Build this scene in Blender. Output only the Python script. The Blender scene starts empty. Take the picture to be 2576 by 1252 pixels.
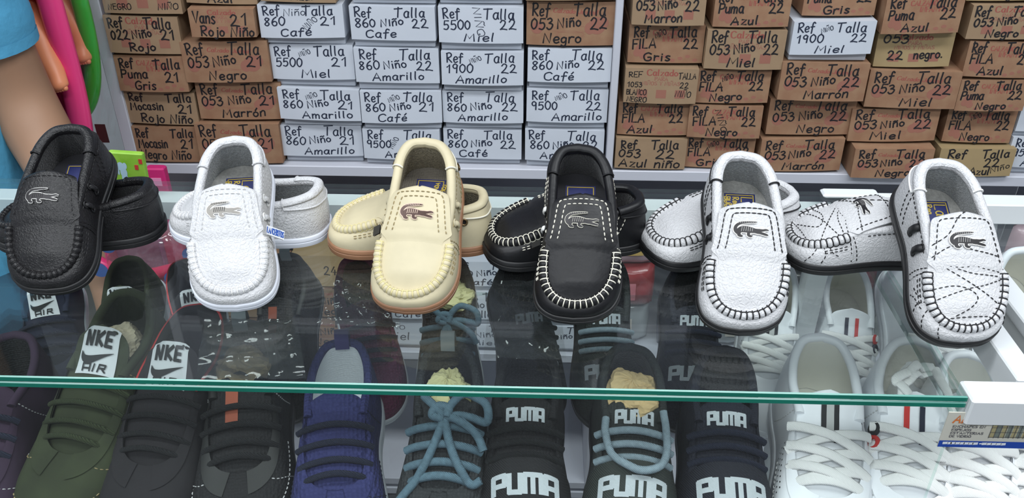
import bpy, math, random
import numpy as np
from mathutils import Matrix, Vector
PI = math.pi
rad = math.radians
sc = bpy.context.scene
COL = sc.collection
# ------------------------------------------------------------------ camera, world, lights, exposure
IMG_W, IMG_H, FOC = 2576, 1252, 2200.0
GLASS_Z = 1.0
def cam_axes(p, y, r):
    f = np.array([-math.sin(y)*math.cos(p), math.cos(y)*math.cos(p), -math.sin(p)])
    r0 = np.array([math.cos(y), math.sin(y), 0.0]); u0 = np.cross(r0, f)
    right = r0*math.cos(r) + u0*math.sin(r)
    return right, np.cross(right, f), f
CAM_R, CAM_U, CAM_F = cam_axes(rad(32.2), rad(1.7), rad(0.1))
CAM_C = np.array([0.0, 0.0, GLASS_Z + 0.36])
cd = bpy.data.cameras.new('camera'); cd.sensor_width = 36.0; cd.lens = 36.0*FOC/IMG_W
cd.clip_start = 0.02; cd.clip_end = 50
cam = bpy.data.objects.new('camera', cd); COL.objects.link(cam)
cam.matrix_world = Matrix(((CAM_R[0], CAM_U[0], -CAM_F[0], CAM_C[0]), (CAM_R[1], CAM_U[1], -CAM_F[1], CAM_C[1]),
                           (CAM_R[2], CAM_U[2], -CAM_F[2], CAM_C[2]), (0, 0, 0, 1)))
sc.camera = cam
sc.view_settings.view_transform = 'Standard'; sc.view_settings.look = 'None'
sc.view_settings.gamma = 1.0; sc.view_settings.exposure = 0.0; sc.view_settings.use_curve_mapping = False
world = bpy.data.worlds.new('world'); sc.world = world; world.use_nodes = True
bgn = world.node_tree.nodes['Background']
bgn.inputs[0].default_value = (0.86, 0.93, 1.0, 1); bgn.inputs[1].default_value = 0.36
LIGHTS = [  # x, y, z, size x, size y, watts  (fluorescent ceiling panels of the shop)
    (-1.0, 0.30, 2.62, 1.5, 0.30, 21), (0.9, 0.30, 2.62, 1.5, 0.30, 24),
    (-0.3, -0.9, 2.62, 2.6, 0.30, 40)]
for i, (x, y, z, sx, sy, w) in enumerate(LIGHTS):
    ld = bpy.data.lights.new('ceiling_light', 'AREA'); ld.shape = 'RECTANGLE'; ld.size = sx; ld.size_y = sy
    ld.energy = w; ld.color = (0.93, 0.97, 1.0)
    lo = bpy.data.objects.new('ceiling_light', ld); lo.location = (x, y, z); COL.objects.link(lo)

def ray(px, py):
    return CAM_F + CAM_R*(px-IMG_W/2)/FOC - CAM_U*(py-IMG_H/2)/FOC
def on_z(px, py, z=GLASS_Z):
    d = ray(px, py); return CAM_C + d*((z-CAM_C[2])/d[2])
def on_y(px, py, y):
    d = ray(px, py); return CAM_C + d*((y-CAM_C[1])/d[1])

# ------------------------------------------------------------------ mesh helpers
def vnorm(a):
    a = np.asarray(a, float); n = np.linalg.norm(a, axis=-1, keepdims=True); return a/np.maximum(n, 1e-12)
def catmull(P, n, closed=False):
    P = np.asarray(P, float); m = len(P)
    if closed: Q = np.vstack([P[-1], P, P[0], P[1]]); segs = m
    else: Q = np.vstack([2*P[0]-P[1], P, 2*P[-1]-P[-2]]); segs = m-1
    t = np.linspace(0, segs, n, endpoint=not closed)
    i = np.minimum(t.astype(int), segs-1); f = (t-i)[:, None]
    a, b, c, d = Q[i], Q[i+1], Q[i+2], Q[i+3]
    return 0.5*((2*b)+(-a+c)*f+(2*a-5*b+4*c-d)*f*f+(-a+3*b-3*c+d)*f**3)
def resample(P, n):
    P = np.asarray(P, float); s = np.r_[0, np.cumsum(np.linalg.norm(np.diff(P, axis=0), axis=1))]
    t = np.linspace(0, s[-1], n); return np.stack([np.interp(t, s, P[:, k]) for k in range(P.shape[1])], 1)
def plen(P): return float(np.linalg.norm(np.diff(np.asarray(P), axis=0), axis=1).sum())
def sstep(a, b, x):
    t = np.clip((x-a)/(b-a), 0, 1); return t*t*(3-2*t)

class MB:
    """collects shapes; build() links them as ONE mesh object"""
    def __init__(s): s.v = []; s.f = []; s.m = []; s.n = 0; s.k = 0
    def add(s, V, F, k=None):
        V = np.asarray(V, float).reshape(-1, 3); o = s.n
        s.v.append(V); s.n += len(V)
        s.f += [tuple(int(i)+o for i in f) for f in F]; s.m += [s.k if k is None else k]*len(F)
    def grid(s, G, cu=False, cv=False, flip=False, k=None):
        G = np.asarray(G, float); n, m = G.shape[:2]; F = []
        for i in range(n if cu else n-1):
            for j in range(m if cv else m-1):
                a, b, c, d = i*m+j, ((i+1) % n)*m+j, ((i+1) % n)*m+(j+1) % m, i*m+(j+1) % m
                F.append((a, d, c, b) if flip else (a, b, c, d))
        s.add(G.reshape(-1, 3), F, k)
    def fan(s, ring, c=None, flip=False, k=None):
        ring = np.asarray(ring, float); n = len(ring); c = ring.mean(0) if c is None else c
        s.add(np.vstack([ring, c]), [((i+1) % n, i, n) if flip else (i, (i+1) % n, n) for i in range(n)], k)
    def tube(s, P, r, n=8, cap=True, closed=False, flat=1.0, up=None, k=None):
        P = np.asarray(P, float); m = len(P); r = np.broadcast_to(np.asarray(r, float), (m,))
        if closed: T = vnorm(np.roll(P, -1, 0)-np.roll(P, 1, 0))
        else: T = vnorm(np.gradient(P, axis=0))
        if up is None:
            N = np.zeros_like(P); a = np.array([0, 0, 1.]) if abs(T[0][2]) < .9 else np.array([1., 0, 0])
            N[0] = vnorm(a-T[0]*a.dot(T[0]))
            for i in range(1, m):
                N[i] = N[i-1]-T[i]*N[i-1].dot(T[i]); N[i] = vnorm(N[i])
        else:
            up = np.broadcast_to(np.asarray(up, float), P.shape); N = vnorm(up-T*(up*T).sum(1, keepdims=True))
        B = np.cross(T, N); th = np.linspace(0, 2*PI, n, endpoint=False)
        G = P[:, None]+r[:, None, None]*(flat*np.cos(th)[None, :, None]*N[:, None]+np.sin(th)[None, :, None]*B[:, None])
        s.grid(G, cu=closed, cv=True, k=k)
        if cap and not closed: s.fan(G[0], flip=False, k=k); s.fan(G[-1], flip=True, k=k)
    def box(s, c, d, M=None, k=None, bevel=0.0):
        c = np.asarray(c, float); h = np.asarray(d, float)/2
        if bevel > 0:
            b = min(bevel, h.min()*.9); rings = []
            for z, ins in ((-h[2], b), (-h[2]+b, 0), (h[2]-b, 0), (h[2], b)):
                x, y = h[0]-ins, h[1]-ins; q = b
                rings.append([(x-q, -y, z), (x, -y+q, z), (x, y-q, z), (x-q, y, z), (-x+q, y, z), (-x, y-q, z), (-x, -y+q, z), (-x+q, -y, z)])
            G = np.array(rings, float)
            if M is not None: G = G @ np.asarray(M).T
            G = G+c; s.grid(G, cv=True, flip=True, k=k); s.add(G[0], [tuple(range(7, -1, -1))], k); s.add(G[-1], [tuple(range(8))], k)
            return
        V = np.array([(x, y, z) for x in (-1, 1) for y in (-1, 1) for z in (-1, 1)])*h
        if M is not None: V = V @ np.asarray(M).T
        s.add(V+c, [(0, 1, 3, 2), (4, 6, 7, 5), (0, 4, 5, 1), (2, 3, 7, 6), (0, 2, 6, 4), (1, 5, 7, 3)], k)
    def ell(s, c, r, n=10, m=7, M=None, k=None):
        th = np.linspace(0, 2*PI, n, endpoint=False); ph = np.linspace(0, PI, m)
        G = np.stack([np.sin(ph)[:, None]*np.cos(th), np.sin(ph)[:, None]*np.sin(th), np.cos(ph)[:, None]*np.ones(n)], -1)*np.asarray(r, float)
        if M is not None: G = G @ np.asarray(M).T
        s.grid(G+np.asarray(c, float), cv=True, k=k)
    def xf(s, M):
        M = np.asarray(M, float)
        s.v = [V @ M[:3, :3].T + M[:3, 3] for V in s.v]; return s
    def build(s, name, mat, parent=None, smooth=True, scale=1.0, angle=None):
        me = bpy.data.meshes.new(name)
        V = np.vstack(s.v)*scale if s.v else np.zeros((0, 3))
        me.from_pydata(V.tolist(), [], s.f)
        for mm in (mat if isinstance(mat, (list, tuple)) else [mat]): me.materials.append(mm)
        if any(s.m): me.polygons.foreach_set('material_index', s.m)
        if smooth: me.polygons.foreach_set('use_smooth', [True]*len(me.polygons))
        me.update()
        if smooth and angle is not None: me.set_sharp_from_angle(angle=rad(angle))
        o = bpy.data.objects.new(name, me); COL.objects.link(o)
        if parent is not None: o.parent = parent
        return o

def rotm(rx=0, ry=0, rz=0):
    """Rz @ Ry @ Rx in degrees"""
    return np.array((Matrix.Rotation(rad(rz), 3, 'Z') @ Matrix.Rotation(rad(ry), 3, 'Y') @ Matrix.Rotation(rad(rx), 3, 'X')))
def tag(o, label=None, cat=None, group=None, kind=None):
    if label: o['label'] = label
    if cat: o['category'] = cat
    if group: o['group'] = group
    if kind: o['kind'] = kind
    return o
def empty(name, loc=(0, 0, 0), label=None, cat=None, group=None, R=None):
    o = bpy.data.objects.new(name, None); COL.objects.link(o); o.empty_display_size = .02
    o.location = tuple(float(v) for v in loc)
    if R is not None: o.rotation_euler = Matrix([list(map(float, r)) for r in R]).to_euler()
    return tag(o, label, cat, group)

# ------------------------------------------------------------------ materials
_mats = {}
def lin(c):
    """sRGB 0-255 -> linear"""
    return tuple((v/255/12.92) if v/255 <= .04045 else ((v/255+.055)/1.055)**2.4 for v in c)
def mat(name, rgb, rough=.5, metal=0., bump=None, var=0., spec=.5, sheen=0., vscale=30., rgb2=None, trans=0., coat=0.):
    """bump = (kind, scale, strength, distance)"""
    if name in _mats: return _mats[name]
    m = bpy.data.materials.new(name); m.use_nodes = True; _mats[name] = m
    nt = m.node_tree; b = nt.nodes['Principled BSDF']; c = lin(rgb)
    b.inputs['Base Color'].default_value = (*c, 1); b.inputs['Roughness'].default_value = rough
    b.inputs['Metallic'].default_value = metal; b.inputs['Specular IOR Level'].default_value = spec
    b.inputs['Sheen Weight'].default_value = sheen; b.inputs['Coat Weight'].default_value = coat
    b.inputs['Transmission Weight'].default_value = trans
    tc = nt.nodes.new('ShaderNodeTexCoord')
    if var > 0 or rgb2 is not None:
        n = nt.nodes.new('ShaderNodeTexNoise'); n.inputs['Scale'].default_value = vscale; n.inputs['Detail'].default_value = 5
        nt.links.new(tc.outputs['Object'], n.inputs['Vector'])
        r = nt.nodes.new('ShaderNodeMapRange'); r.inputs['From Min'].default_value = .35; r.inputs['From Max'].default_value = .65
        nt.links.new(n.outputs['Fac'], r.inputs['Value'])
        mx = nt.nodes.new('ShaderNodeMix'); mx.data_type = 'RGBA'
        if rgb2 is not None: a, d = c, lin(rgb2)
        else: a, d = [v*(1-var) for v in c], [min(1, v*(1+var)) for v in c]
        mx.inputs['A'].default_value = (*a, 1); mx.inputs['B'].default_value = (*d, 1)
        nt.links.new(r.outputs['Result'], mx.inputs['Factor']); nt.links.new(mx.outputs['Result'], b.inputs['Base Color'])
    if bump:
        kind, scl, st, dist = bump
        if kind == 'leather':
            t = nt.nodes.new('ShaderNodeTexVoronoi'); t.feature = 'DISTANCE_TO_EDGE'; t.inputs['Scale'].default_value = scl
            w = nt.nodes.new('ShaderNodeTexNoise'); w.inputs['Scale'].default_value = scl*.6
            nt.links.new(tc.outputs['Object'], w.inputs['Vector'])
            ad = nt.nodes.new('ShaderNodeVectorMath'); ad.operation = 'MULTIPLY_ADD'
            ad.inputs[1].default_value = (2.2/scl,)*3
            nt.links.new(w.outputs['Color'], ad.inputs[0]); nt.links.new(tc.outputs['Object'], ad.inputs[2])
            nt.links.new(ad.outputs[0], t.inputs['Vector'])
            mr = nt.nodes.new('ShaderNodeMapRange'); mr.inputs['From Max'].default_value = .3; mr.interpolation_type = 'SMOOTHSTEP'
            nt.links.new(t.outputs['Distance'], mr.inputs['Value']); hsrc = mr.outputs['Result']
        elif kind == 'mesh':
            t = nt.nodes.new('ShaderNodeTexVoronoi'); t.inputs['Scale'].default_value = scl; t.inputs['Randomness'].default_value = .35
            nt.links.new(tc.outputs['Object'], t.inputs['Vector']); hsrc = t.outputs['Distance']
        elif kind == 'wave':
            t = nt.nodes.new('ShaderNodeTexWave'); t.inputs['Scale'].default_value = scl; t.inputs['Distortion'].default_value = 1.0
            t.bands_direction = 'DIAGONAL'
            nt.links.new(tc.outputs['Object'], t.inputs['Vector']); hsrc = t.outputs['Fac']
        else:
            t = nt.nodes.new('ShaderNodeTexNoise'); t.inputs['Scale'].default_value = scl; t.inputs['Detail'].default_value = 6
            nt.links.new(tc.outputs['Object'], t.inputs['Vector']); hsrc = t.outputs['Fac']
        bp = nt.nodes.new('ShaderNodeBump'); bp.inputs['Strength'].default_value = st; bp.inputs['Distance'].default_value = dist
        nt.links.new(hsrc, bp.inputs['Height']); nt.links.new(bp.outputs['Normal'], b.inputs['Normal'])
    return m
def glass_mat(name, tint=(.93, .985, .965), ior=1.5, rough=0.0, haze=0.0, bump=None, boost=1.0):
    """thin pane: transparent + fresnel mirror (+ a little dust haze), both sides"""
    if name in _mats: return _mats[name]
    m = bpy.data.materials.new(name); m.use_nodes = True; _mats[name] = m; nt = m.node_tree
    nt.nodes.remove(nt.nodes['Principled BSDF']); out = nt.nodes['Material Output']
    tr = nt.nodes.new('ShaderNodeBsdfTransparent'); tr.inputs[0].default_value = (*tint, 1)
    gl = nt.nodes.new('ShaderNodeBsdfGlossy'); gl.inputs['Roughness'].default_value = rough
    fr = nt.nodes.new('ShaderNodeLayerWeight'); fr.inputs[0].default_value = .5
    pw = nt.nodes.new('ShaderNodeMath'); pw.operation = 'POWER'; pw.inputs[1].default_value = 5.0
    nt.links.new(fr.outputs['Facing'], pw.inputs[0])
    r0 = ((ior-1)/(ior+1))**2
    mr = nt.nodes.new('ShaderNodeMapRange'); mr.inputs['To Min'].default_value = min(1, r0*boost); mr.inputs['To Max'].default_value = 1.0
    nt.links.new(pw.outputs[0], mr.inputs['Value'])
    mx = nt.nodes.new('ShaderNodeMixShader'); nt.links.new(mr.outputs['Result'], mx.inputs[0])
    nt.links.new(tr.outputs[0], mx.inputs[1]); nt.links.new(gl.outputs[0], mx.inputs[2])
    if bump:
        tc = nt.nodes.new('ShaderNodeTexCoord'); t = nt.nodes.new('ShaderNodeTexNoise'); t.inputs['Scale'].default_value = bump[0]
        t.inputs['Detail'].default_value = 3; nt.links.new(tc.outputs['Object'], t.inputs['Vector'])
        bp = nt.nodes.new('ShaderNodeBump'); bp.inputs['Strength'].default_value = bump[1]; bp.inputs['Distance'].default_value = bump[2]
        nt.links.new(t.outputs['Fac'], bp.inputs['Height'])
        nt.links.new(bp.outputs['Normal'], gl.inputs['Normal']); nt.links.new(bp.outputs['Normal'], fr.inputs['Normal'])
    last = mx
    if haze > 0:
        df = nt.nodes.new('ShaderNodeBsdfDiffuse'); df.inputs[0].default_value = (.8, .86, .88, 1)
        m2 = nt.nodes.new('ShaderNodeMixShader'); m2.inputs[0].default_value = haze
        nt.links.new(mx.outputs[0], m2.inputs[1]); nt.links.new(df.outputs[0], m2.inputs[2]); last = m2
    nt.links.new(last.outputs[0], out.inputs['Surface'])
    return m
# ------------------------------------------------------------------ hand lettering (single strokes)
# glyph: width | strokes separated by ';', a leading ~ means a smooth curve; x y on a 0..10 grid, baseline 0, capital height 10
_G = {
'A': '8|0,0 3.6,10 7,0;1.2,3.6 6,3.6', 'B': '6|0,0 0,10;~0,10 4.5,9.5 4.5,6 0,5.3;~0,5.3 5.5,4.8 5.5,.6 0,0', 'C': '7|~6,8.4 4,10 .8,8.5 0,5 1,1.2 4,0 6.2,1.5',
'D': '7|0,0 0,10;~0,10 4.5,9 6.2,5 4.5,1 0,0', 'E': '5.5|5,10 0,10 0,0 5,0;0,5.2 4,5.2', 'F': '5.5|.4,0 .2,10 5.5,10;.3,5.2 4.3,5.2',
'G': '7|~6,8.6 3.5,10 .6,8 0,4.5 1.5,.6 4.5,.2 6.2,2 5.8,4.4 3.4,4.4', 'H': '7|0,0 0,10;6,0 6,10;0,5 6,5', 'I': '2.5|.8,0 .8,10', 'J': '6|~4.5,10 4.8,3 3.5,.2 1,.4 .2,2.4',
'K': '6.5|0,0 0,10;5.5,10 .2,4.6 6,0', 'L': '5.5|.2,10 0,0 5,0', 'M': '8.6|0,0 1,10 3.8,3.4 6.6,10 7.8,0', 'N': '7|0,0 .6,10 5.4,0 6,10', 'O': '7.4|~3.3,10 .5,8 0,5 1,1 3.3,0 6,1.6 6.4,5 5.6,8.6 3.3,10',
'P': '6|0,0 .2,10;~.2,10 4.8,9.7 5.2,6.6 3.4,5 .2,4.8', 'Q': '7.4|~3.3,10 .5,8 0,5 1,1 3.3,0 6,1.6 6.4,5 5.6,8.6 3.3,10;4,2.6 6.6,-.6',
'R': '6.6|.6,0 .2,10;~-.4,9.6 3,10.4 5.2,8.6 4.4,6.2 .6,4.8;.9,5 6,0', 'S': '5.6|~4.8,8.8 2.6,10 .4,8.4 1.2,6 4,4.4 4.6,1.6 2.4,0 0,1.2', 'T': '8|0,10 8,10.4;3.6,10 3.2,0', 'U': '7|~0,10 .1,3 1.6,.2 4.4,.2 5.9,3 6,10',
'V': '6.6|0,10 3,0 6,10', 'X': '6|0,0 5.4,10;0,10 5.6,0', 'Y': '6|0,10 2.8,5 5.6,10;2.8,5 2.6,0', 'Z': '6|0,10 5.4,10 0,0 5.6,0;1,5 4.6,5', 'Ñ': '7|0,0 .6,10 5.4,0 6,10;~1,12 2.4,13 3.8,12 5.2,13', 'W': '9|0,10 2,0 4.2,7 6.4,0 8.4,10',
'a': '5.4|~4.3,5.6 2.2,6.4 .3,4.6 .2,1.8 1.8,0 3.6,1 4.3,5.6;~4.3,6 4.1,2 4.8,0', 'b': '5|0,10 .1,0;~.1,4.6 2.4,6 4.2,4 3.6,.8 1.4,-.1 .1,1.4', 'c': '4.6|~4,5.2 2.4,6.2 .4,4.6 .2,1.6 2,0 4.1,1', 'd': '5.2|~4.2,4.8 2.2,6 .2,4 .3,1.2 2.2,0 4.2,1.8;4.3,10 4.3,0',
'e': '5|~.2,2.8 4.2,3.6 3.6,5.8 1.6,6 .2,3.6 .9,.8 2.6,0 4.5,1', 'f': '5|~4.6,9.2 3.2,10.4 2,9 1.8,4 1.6,-1.4;0,5.6 4.2,6', 'g': '5|~4.1,5.4 2.2,6.3 .3,4.6 .5,1.6 2.2,.6 4,2.4 4.2,5.8;~4.2,5.8 4.2,-1.6 2.4,-3.4 .4,-2.2', 'i': '2.2|.6,6 .6,0;.7,8.4 .8,8.8',
'í': '2.2|.6,6 .6,0;.6,7.6 1.6,10', 'j': '3.4|~2.4,6 2.4,-1.4 1,-3 -.4,-2;2.4,8.4 2.5,8.8', 'l': '2.6|~.6,10 .4,3 .7,0', 'm': '7.6|.1,6 .1,0;~.1,3.8 1.8,6.2 3.2,5 3.2,0;~3.2,3.8 5,6.2 6.6,5 6.7,0', 'n': '5|.1,6 .1,0;~.1,3.6 2,6.2 3.8,5 4,0', 'ñ': '5|.1,6 .1,0;~.1,3.6 2,6.2 3.8,5 4,0;~.2,8 1.6,8.8 2.8,8 4.2,8.8',
'o': '5|~2,6 .3,4.6 .2,1.8 2,0 4,1.4 4.1,4.4 2,6', 'ó': '5|~2,6 .3,4.6 .2,1.8 2,0 4,1.4 4.1,4.4 2,6;2,7.6 3.4,10.4', 'é': '5|~.2,2.8 4.2,3.6 3.6,5.8 1.6,6 .2,3.6 .9,.8 2.6,0 4.5,1;2,7.6 3.4,10', 'p': '5|.1,6 .1,-3.4;~.1,4.6 2.4,6.2 4.2,4 3.6,.9 1.6,0 .1,1.6', 'r': '4.2|.2,6 .2,0;~.2,3.6 1.6,5.8 3.8,5.6',
's': '4.4|~3.6,5.6 1.8,6.2 .4,4.8 2,3.2 3.6,1.6 2,0 .1,.8', 't': '4|1.8,9 1.8,.2 3.6,.4;0,6 3.6,6', 'u': '5|~.1,6 .2,1.4 1.8,0 3.8,1.6;4,6 4.1,0', 'v': '4.6|0,6 2,0 4,6', 'x': '4.4|0,0 3.8,6;0,6 3.8,0', 'y': '4.8|0,6 2,.6;4,6 1,-3.4', 'z': '4.6|0,6 4,6 0,0 4.2,0',
'0': '5.6|~2.4,9.4 .3,7 .2,2.6 2.4,0 4.6,2.6 4.7,7 2.4,9.4', '1': '4|0,6.6 2.4,9.6 2.2,0', '2': '6.4|~.2,7.4 2,9.6 4.4,8 3.4,4.4 .2,.3;.2,.3 3,.4 6,-.4', '3': '5.4|~.2,8.6 2.6,9.6 4.2,7.6 1.8,5.2;~1.8,5.2 4.8,3.8 3.8,.6 1.6,-.2 0,1.2', '4': '5.6|3,9.6 0,3.4 5,3.4;3.8,6 3.6,0',
'5': '5.6|5,9.6 1,9.6 .6,5.4;~.6,5.4 3.6,5.8 4.8,3 3,.2 .2,.8', '6': '5.4|~4,9.4 1.4,7 .2,3 1.6,0 4,.6 4.4,3.4 2.4,4.8 .5,3.2', '7': '5.4|0,9.6 5,9.6 1.8,0;1,5 4.4,5', '8': '5.4|~4.2,8.6 2.2,9.6 .6,7.8 2.2,5.2 4.4,2.4 2.4,0 .3,2 2.2,4.8 4.4,7.6 4.2,8.6', '9': '5.4|~4.2,8 2.2,9.6 .3,7.4 1.4,4.8 3.6,5.4 4.3,8;4.3,8 4,0',
' ': '3.4|', '.': '2|.4,0 .6,.4', '-': '4|.2,4.4 3.2,4.4', '+': '5|0,4.5 4,4.5;2,2 2,7'}
def glyph(ch):
    w, st = _G[ch].split('|'); out = []
    for s in st.split(';'):
        if not s: continue
        sm = s[0] == '~'; P = np.array([[float(q) for q in p.split(',')] for p in s.lstrip('~').split()])/10
        if sm and len(P) > 2: P = catmull(P, (len(P)-1)*4+1)
        out.append(P)
    return float(w)/10, out
def text_strokes(txt, h, x=0., y=0., ang=0., sx=1.0, slant=0.06, gap=.14, rnd=None, width=None):
    """list of 2-D polylines; h = capital height; width fixes the total length"""
    pen, L = 0., []
    for ch in txt:
        w, st = glyph(ch)
        for P in st:
            Q = P.copy()
            if rnd is not None: Q = Q*(1+rnd.uniform(-.07, .07)) + [0, rnd.uniform(-.04, .04)]
            L.append(np.stack([Q[:, 0]+pen+slant*Q[:, 1], Q[:, 1]], 1))
        pen += w+gap
    if width is not None: sx = width/max(.01, (pen-gap)*h)
    c, s = math.cos(rad(ang)), math.sin(rad(ang))
    return [np.stack([x+(P[:, 0]*h*sx)*c-P[:, 1]*h*s, y+(P[:, 0]*h*sx)*s+P[:, 1]*h*c], 1) for P in L]
def ribbon(mb, P2, w, fn, k=None, step=None, lift=0.0):
    """a flat pen stroke along 2-D polyline P2 (width w, scalar or per point) laid on the surface fn(x, y) -> (points, normals)"""
    P2 = np.asarray(P2, float); L = plen(P2)
    if L < 1e-9: return
    W = np.broadcast_to(np.asarray(w, float), (len(P2),))
    if step:
        n = max(2, int(L/step)+1); Q = resample(np.column_stack([P2, W]), n) if len(P2) > 1 else P2
        # keep corners: insert them
        P2, W = Q[:, :2], Q[:, 2]
    T = vnorm(np.gradient(P2, axis=0)); N = np.stack([-T[:, 1], T[:, 0]], 1)
    if np.isscalar(w):  # square pen ends
        P2 = P2.copy(); P2[0] -= T[0]*w*.35; P2[-1] += T[-1]*w*.35
    a, b = P2+N*W[:, None]/2, P2-N*W[:, None]/2
    pa, na = fn(a[:, 0], a[:, 1]); pb, nb = fn(b[:, 0], b[:, 1])
    mb.grid(np.stack([pa+na*lift, pb+nb*lift], 1), k=k, flip=True)
def lettering(mb, strokes, w, fn, k=None, step=None, lift=0.0):
    for i, P in enumerate(strokes): ribbon(mb, P, w, fn, k, step, lift+(i % 3)*1e-5)
# ------------------------------------------------------------------ shoes (local units cm, heel +Y, toe -Y, sole bottom z = 0)
class Last:
    """outline + top edge of a shoe; wall(u, v) is the side from sole edge (v=0) to top edge (v=1), u = 0 heel .. 1 toe .. 2 heel"""
    def __init__(s, rows, z0=.9, N=60, bend=.0, mz=.72, out=1.03, side=1, spring=.0, toe_mz=None, twist=0):
        R = catmull(np.array(rows, float), N+1); R[:, 0] = np.maximum(R[:, 0], 0); R[:, 2] = np.maximum(R[:, 2], 0)
        R[0, 0] = R[-1, 0] = R[0, 2] = R[-1, 2] = 0
        Lf = R[1:-1][::-1].copy(); Lf[:, 0] *= -1; Lf[:, 2] *= -1
        Q = np.vstack([R, Lf]); s.N = N; s.M = len(Q)
        s.L = R[:, 1].max()-R[:, 1].min(); half = s.L/2
        def bnd(x, y): return x + side*bend*((y/half)**2*1.0-.45)
        s.bnd = bnd; s.spring = spring
        s.z0 = z0
        B = np.stack([bnd(Q[:, 0], Q[:, 1]), Q[:, 1], z0+s.rise(Q[:, 1])], 1)
        T = np.stack([bnd(Q[:, 2], Q[:, 3]), Q[:, 3], Q[:, 4]], 1)
        ctr = np.stack([bnd(0*Q[:, 0], Q[:, 1]*.6), Q[:, 1]*.6], 1)
        d = B[:, :2]-ctr; Mx = ctr+d*out
        uu = np.abs(np.arange(s.M)); f = np.where(uu <= N, uu, s.M-uu)/N
        m = mz+((mz if toe_mz is None else toe_mz)-mz)*sstep(.55, .95, f)
        s.B, s.T = B, T; s.Mid = np.column_stack([Mx, B[:, 2]+(T[:, 2]-B[:, 2])*m])
        s.frac = f
    def rise(s, y):
        return s.spring*np.clip((-np.asarray(y)/ (s.L/2)-.35)/.65, 0, 1)**2
    def _at(s, A, u):
        t = (np.asarray(u, float) % 2)*s.M/2; i = np.floor(t).astype(int); f = (t-i)[..., None]
        return A[i % s.M]*(1-f)+A[(i+1) % s.M]*f
    def top(s, u): return s._at(s.T, u)
    def base(s, u): return s._at(s.B, u)
    def wall0(s, u, v):
        u, v = np.broadcast_arrays(np.asarray(u, float), np.asarray(v, float)); v = v[..., None]
        return s._at(s.B, u)*(1-v)**2+2*v*(1-v)*s._at(s.Mid, u)+v*v*s._at(s.T, u)
    def wall(s, u, v):
        """points and outward normals"""
        u, v = np.broadcast_arrays(np.asarray(u, float), np.asarray(v, float)); e = .004
        p = s.wall0(u, v); du = s.wall0(u+e, v)-s.wall0(u-e, v); dv = s.wall0(u, np.minimum(v+e*4, 1.0))-s.wall0(u, np.maximum(v-e*4, 0))
        n = vnorm(np.cross(dv, du))
        c = p.copy(); c[..., 0] = s.bnd(0, p[..., 1]*.6); c[..., 1] *= .6; c[..., 2] = 2
        n = np.where(((p-c)*n).sum(-1, keepdims=True) < 0, -n, n)
        return p, n
    def upper(s, mb, nv=12, k=None, push=None):
        u = np.arange(s.M)*2.0/s.M; v = np.linspace(0, 1, nv)
        G = s.wall0(u[:, None], v[None, :])
        if push is not None: p, n = s.wall(u[:, None], v[None, :]); G = p+n*push(u[:, None], v[None, :])[..., None]
        mb.grid(G, cu=True, k=k)
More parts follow.
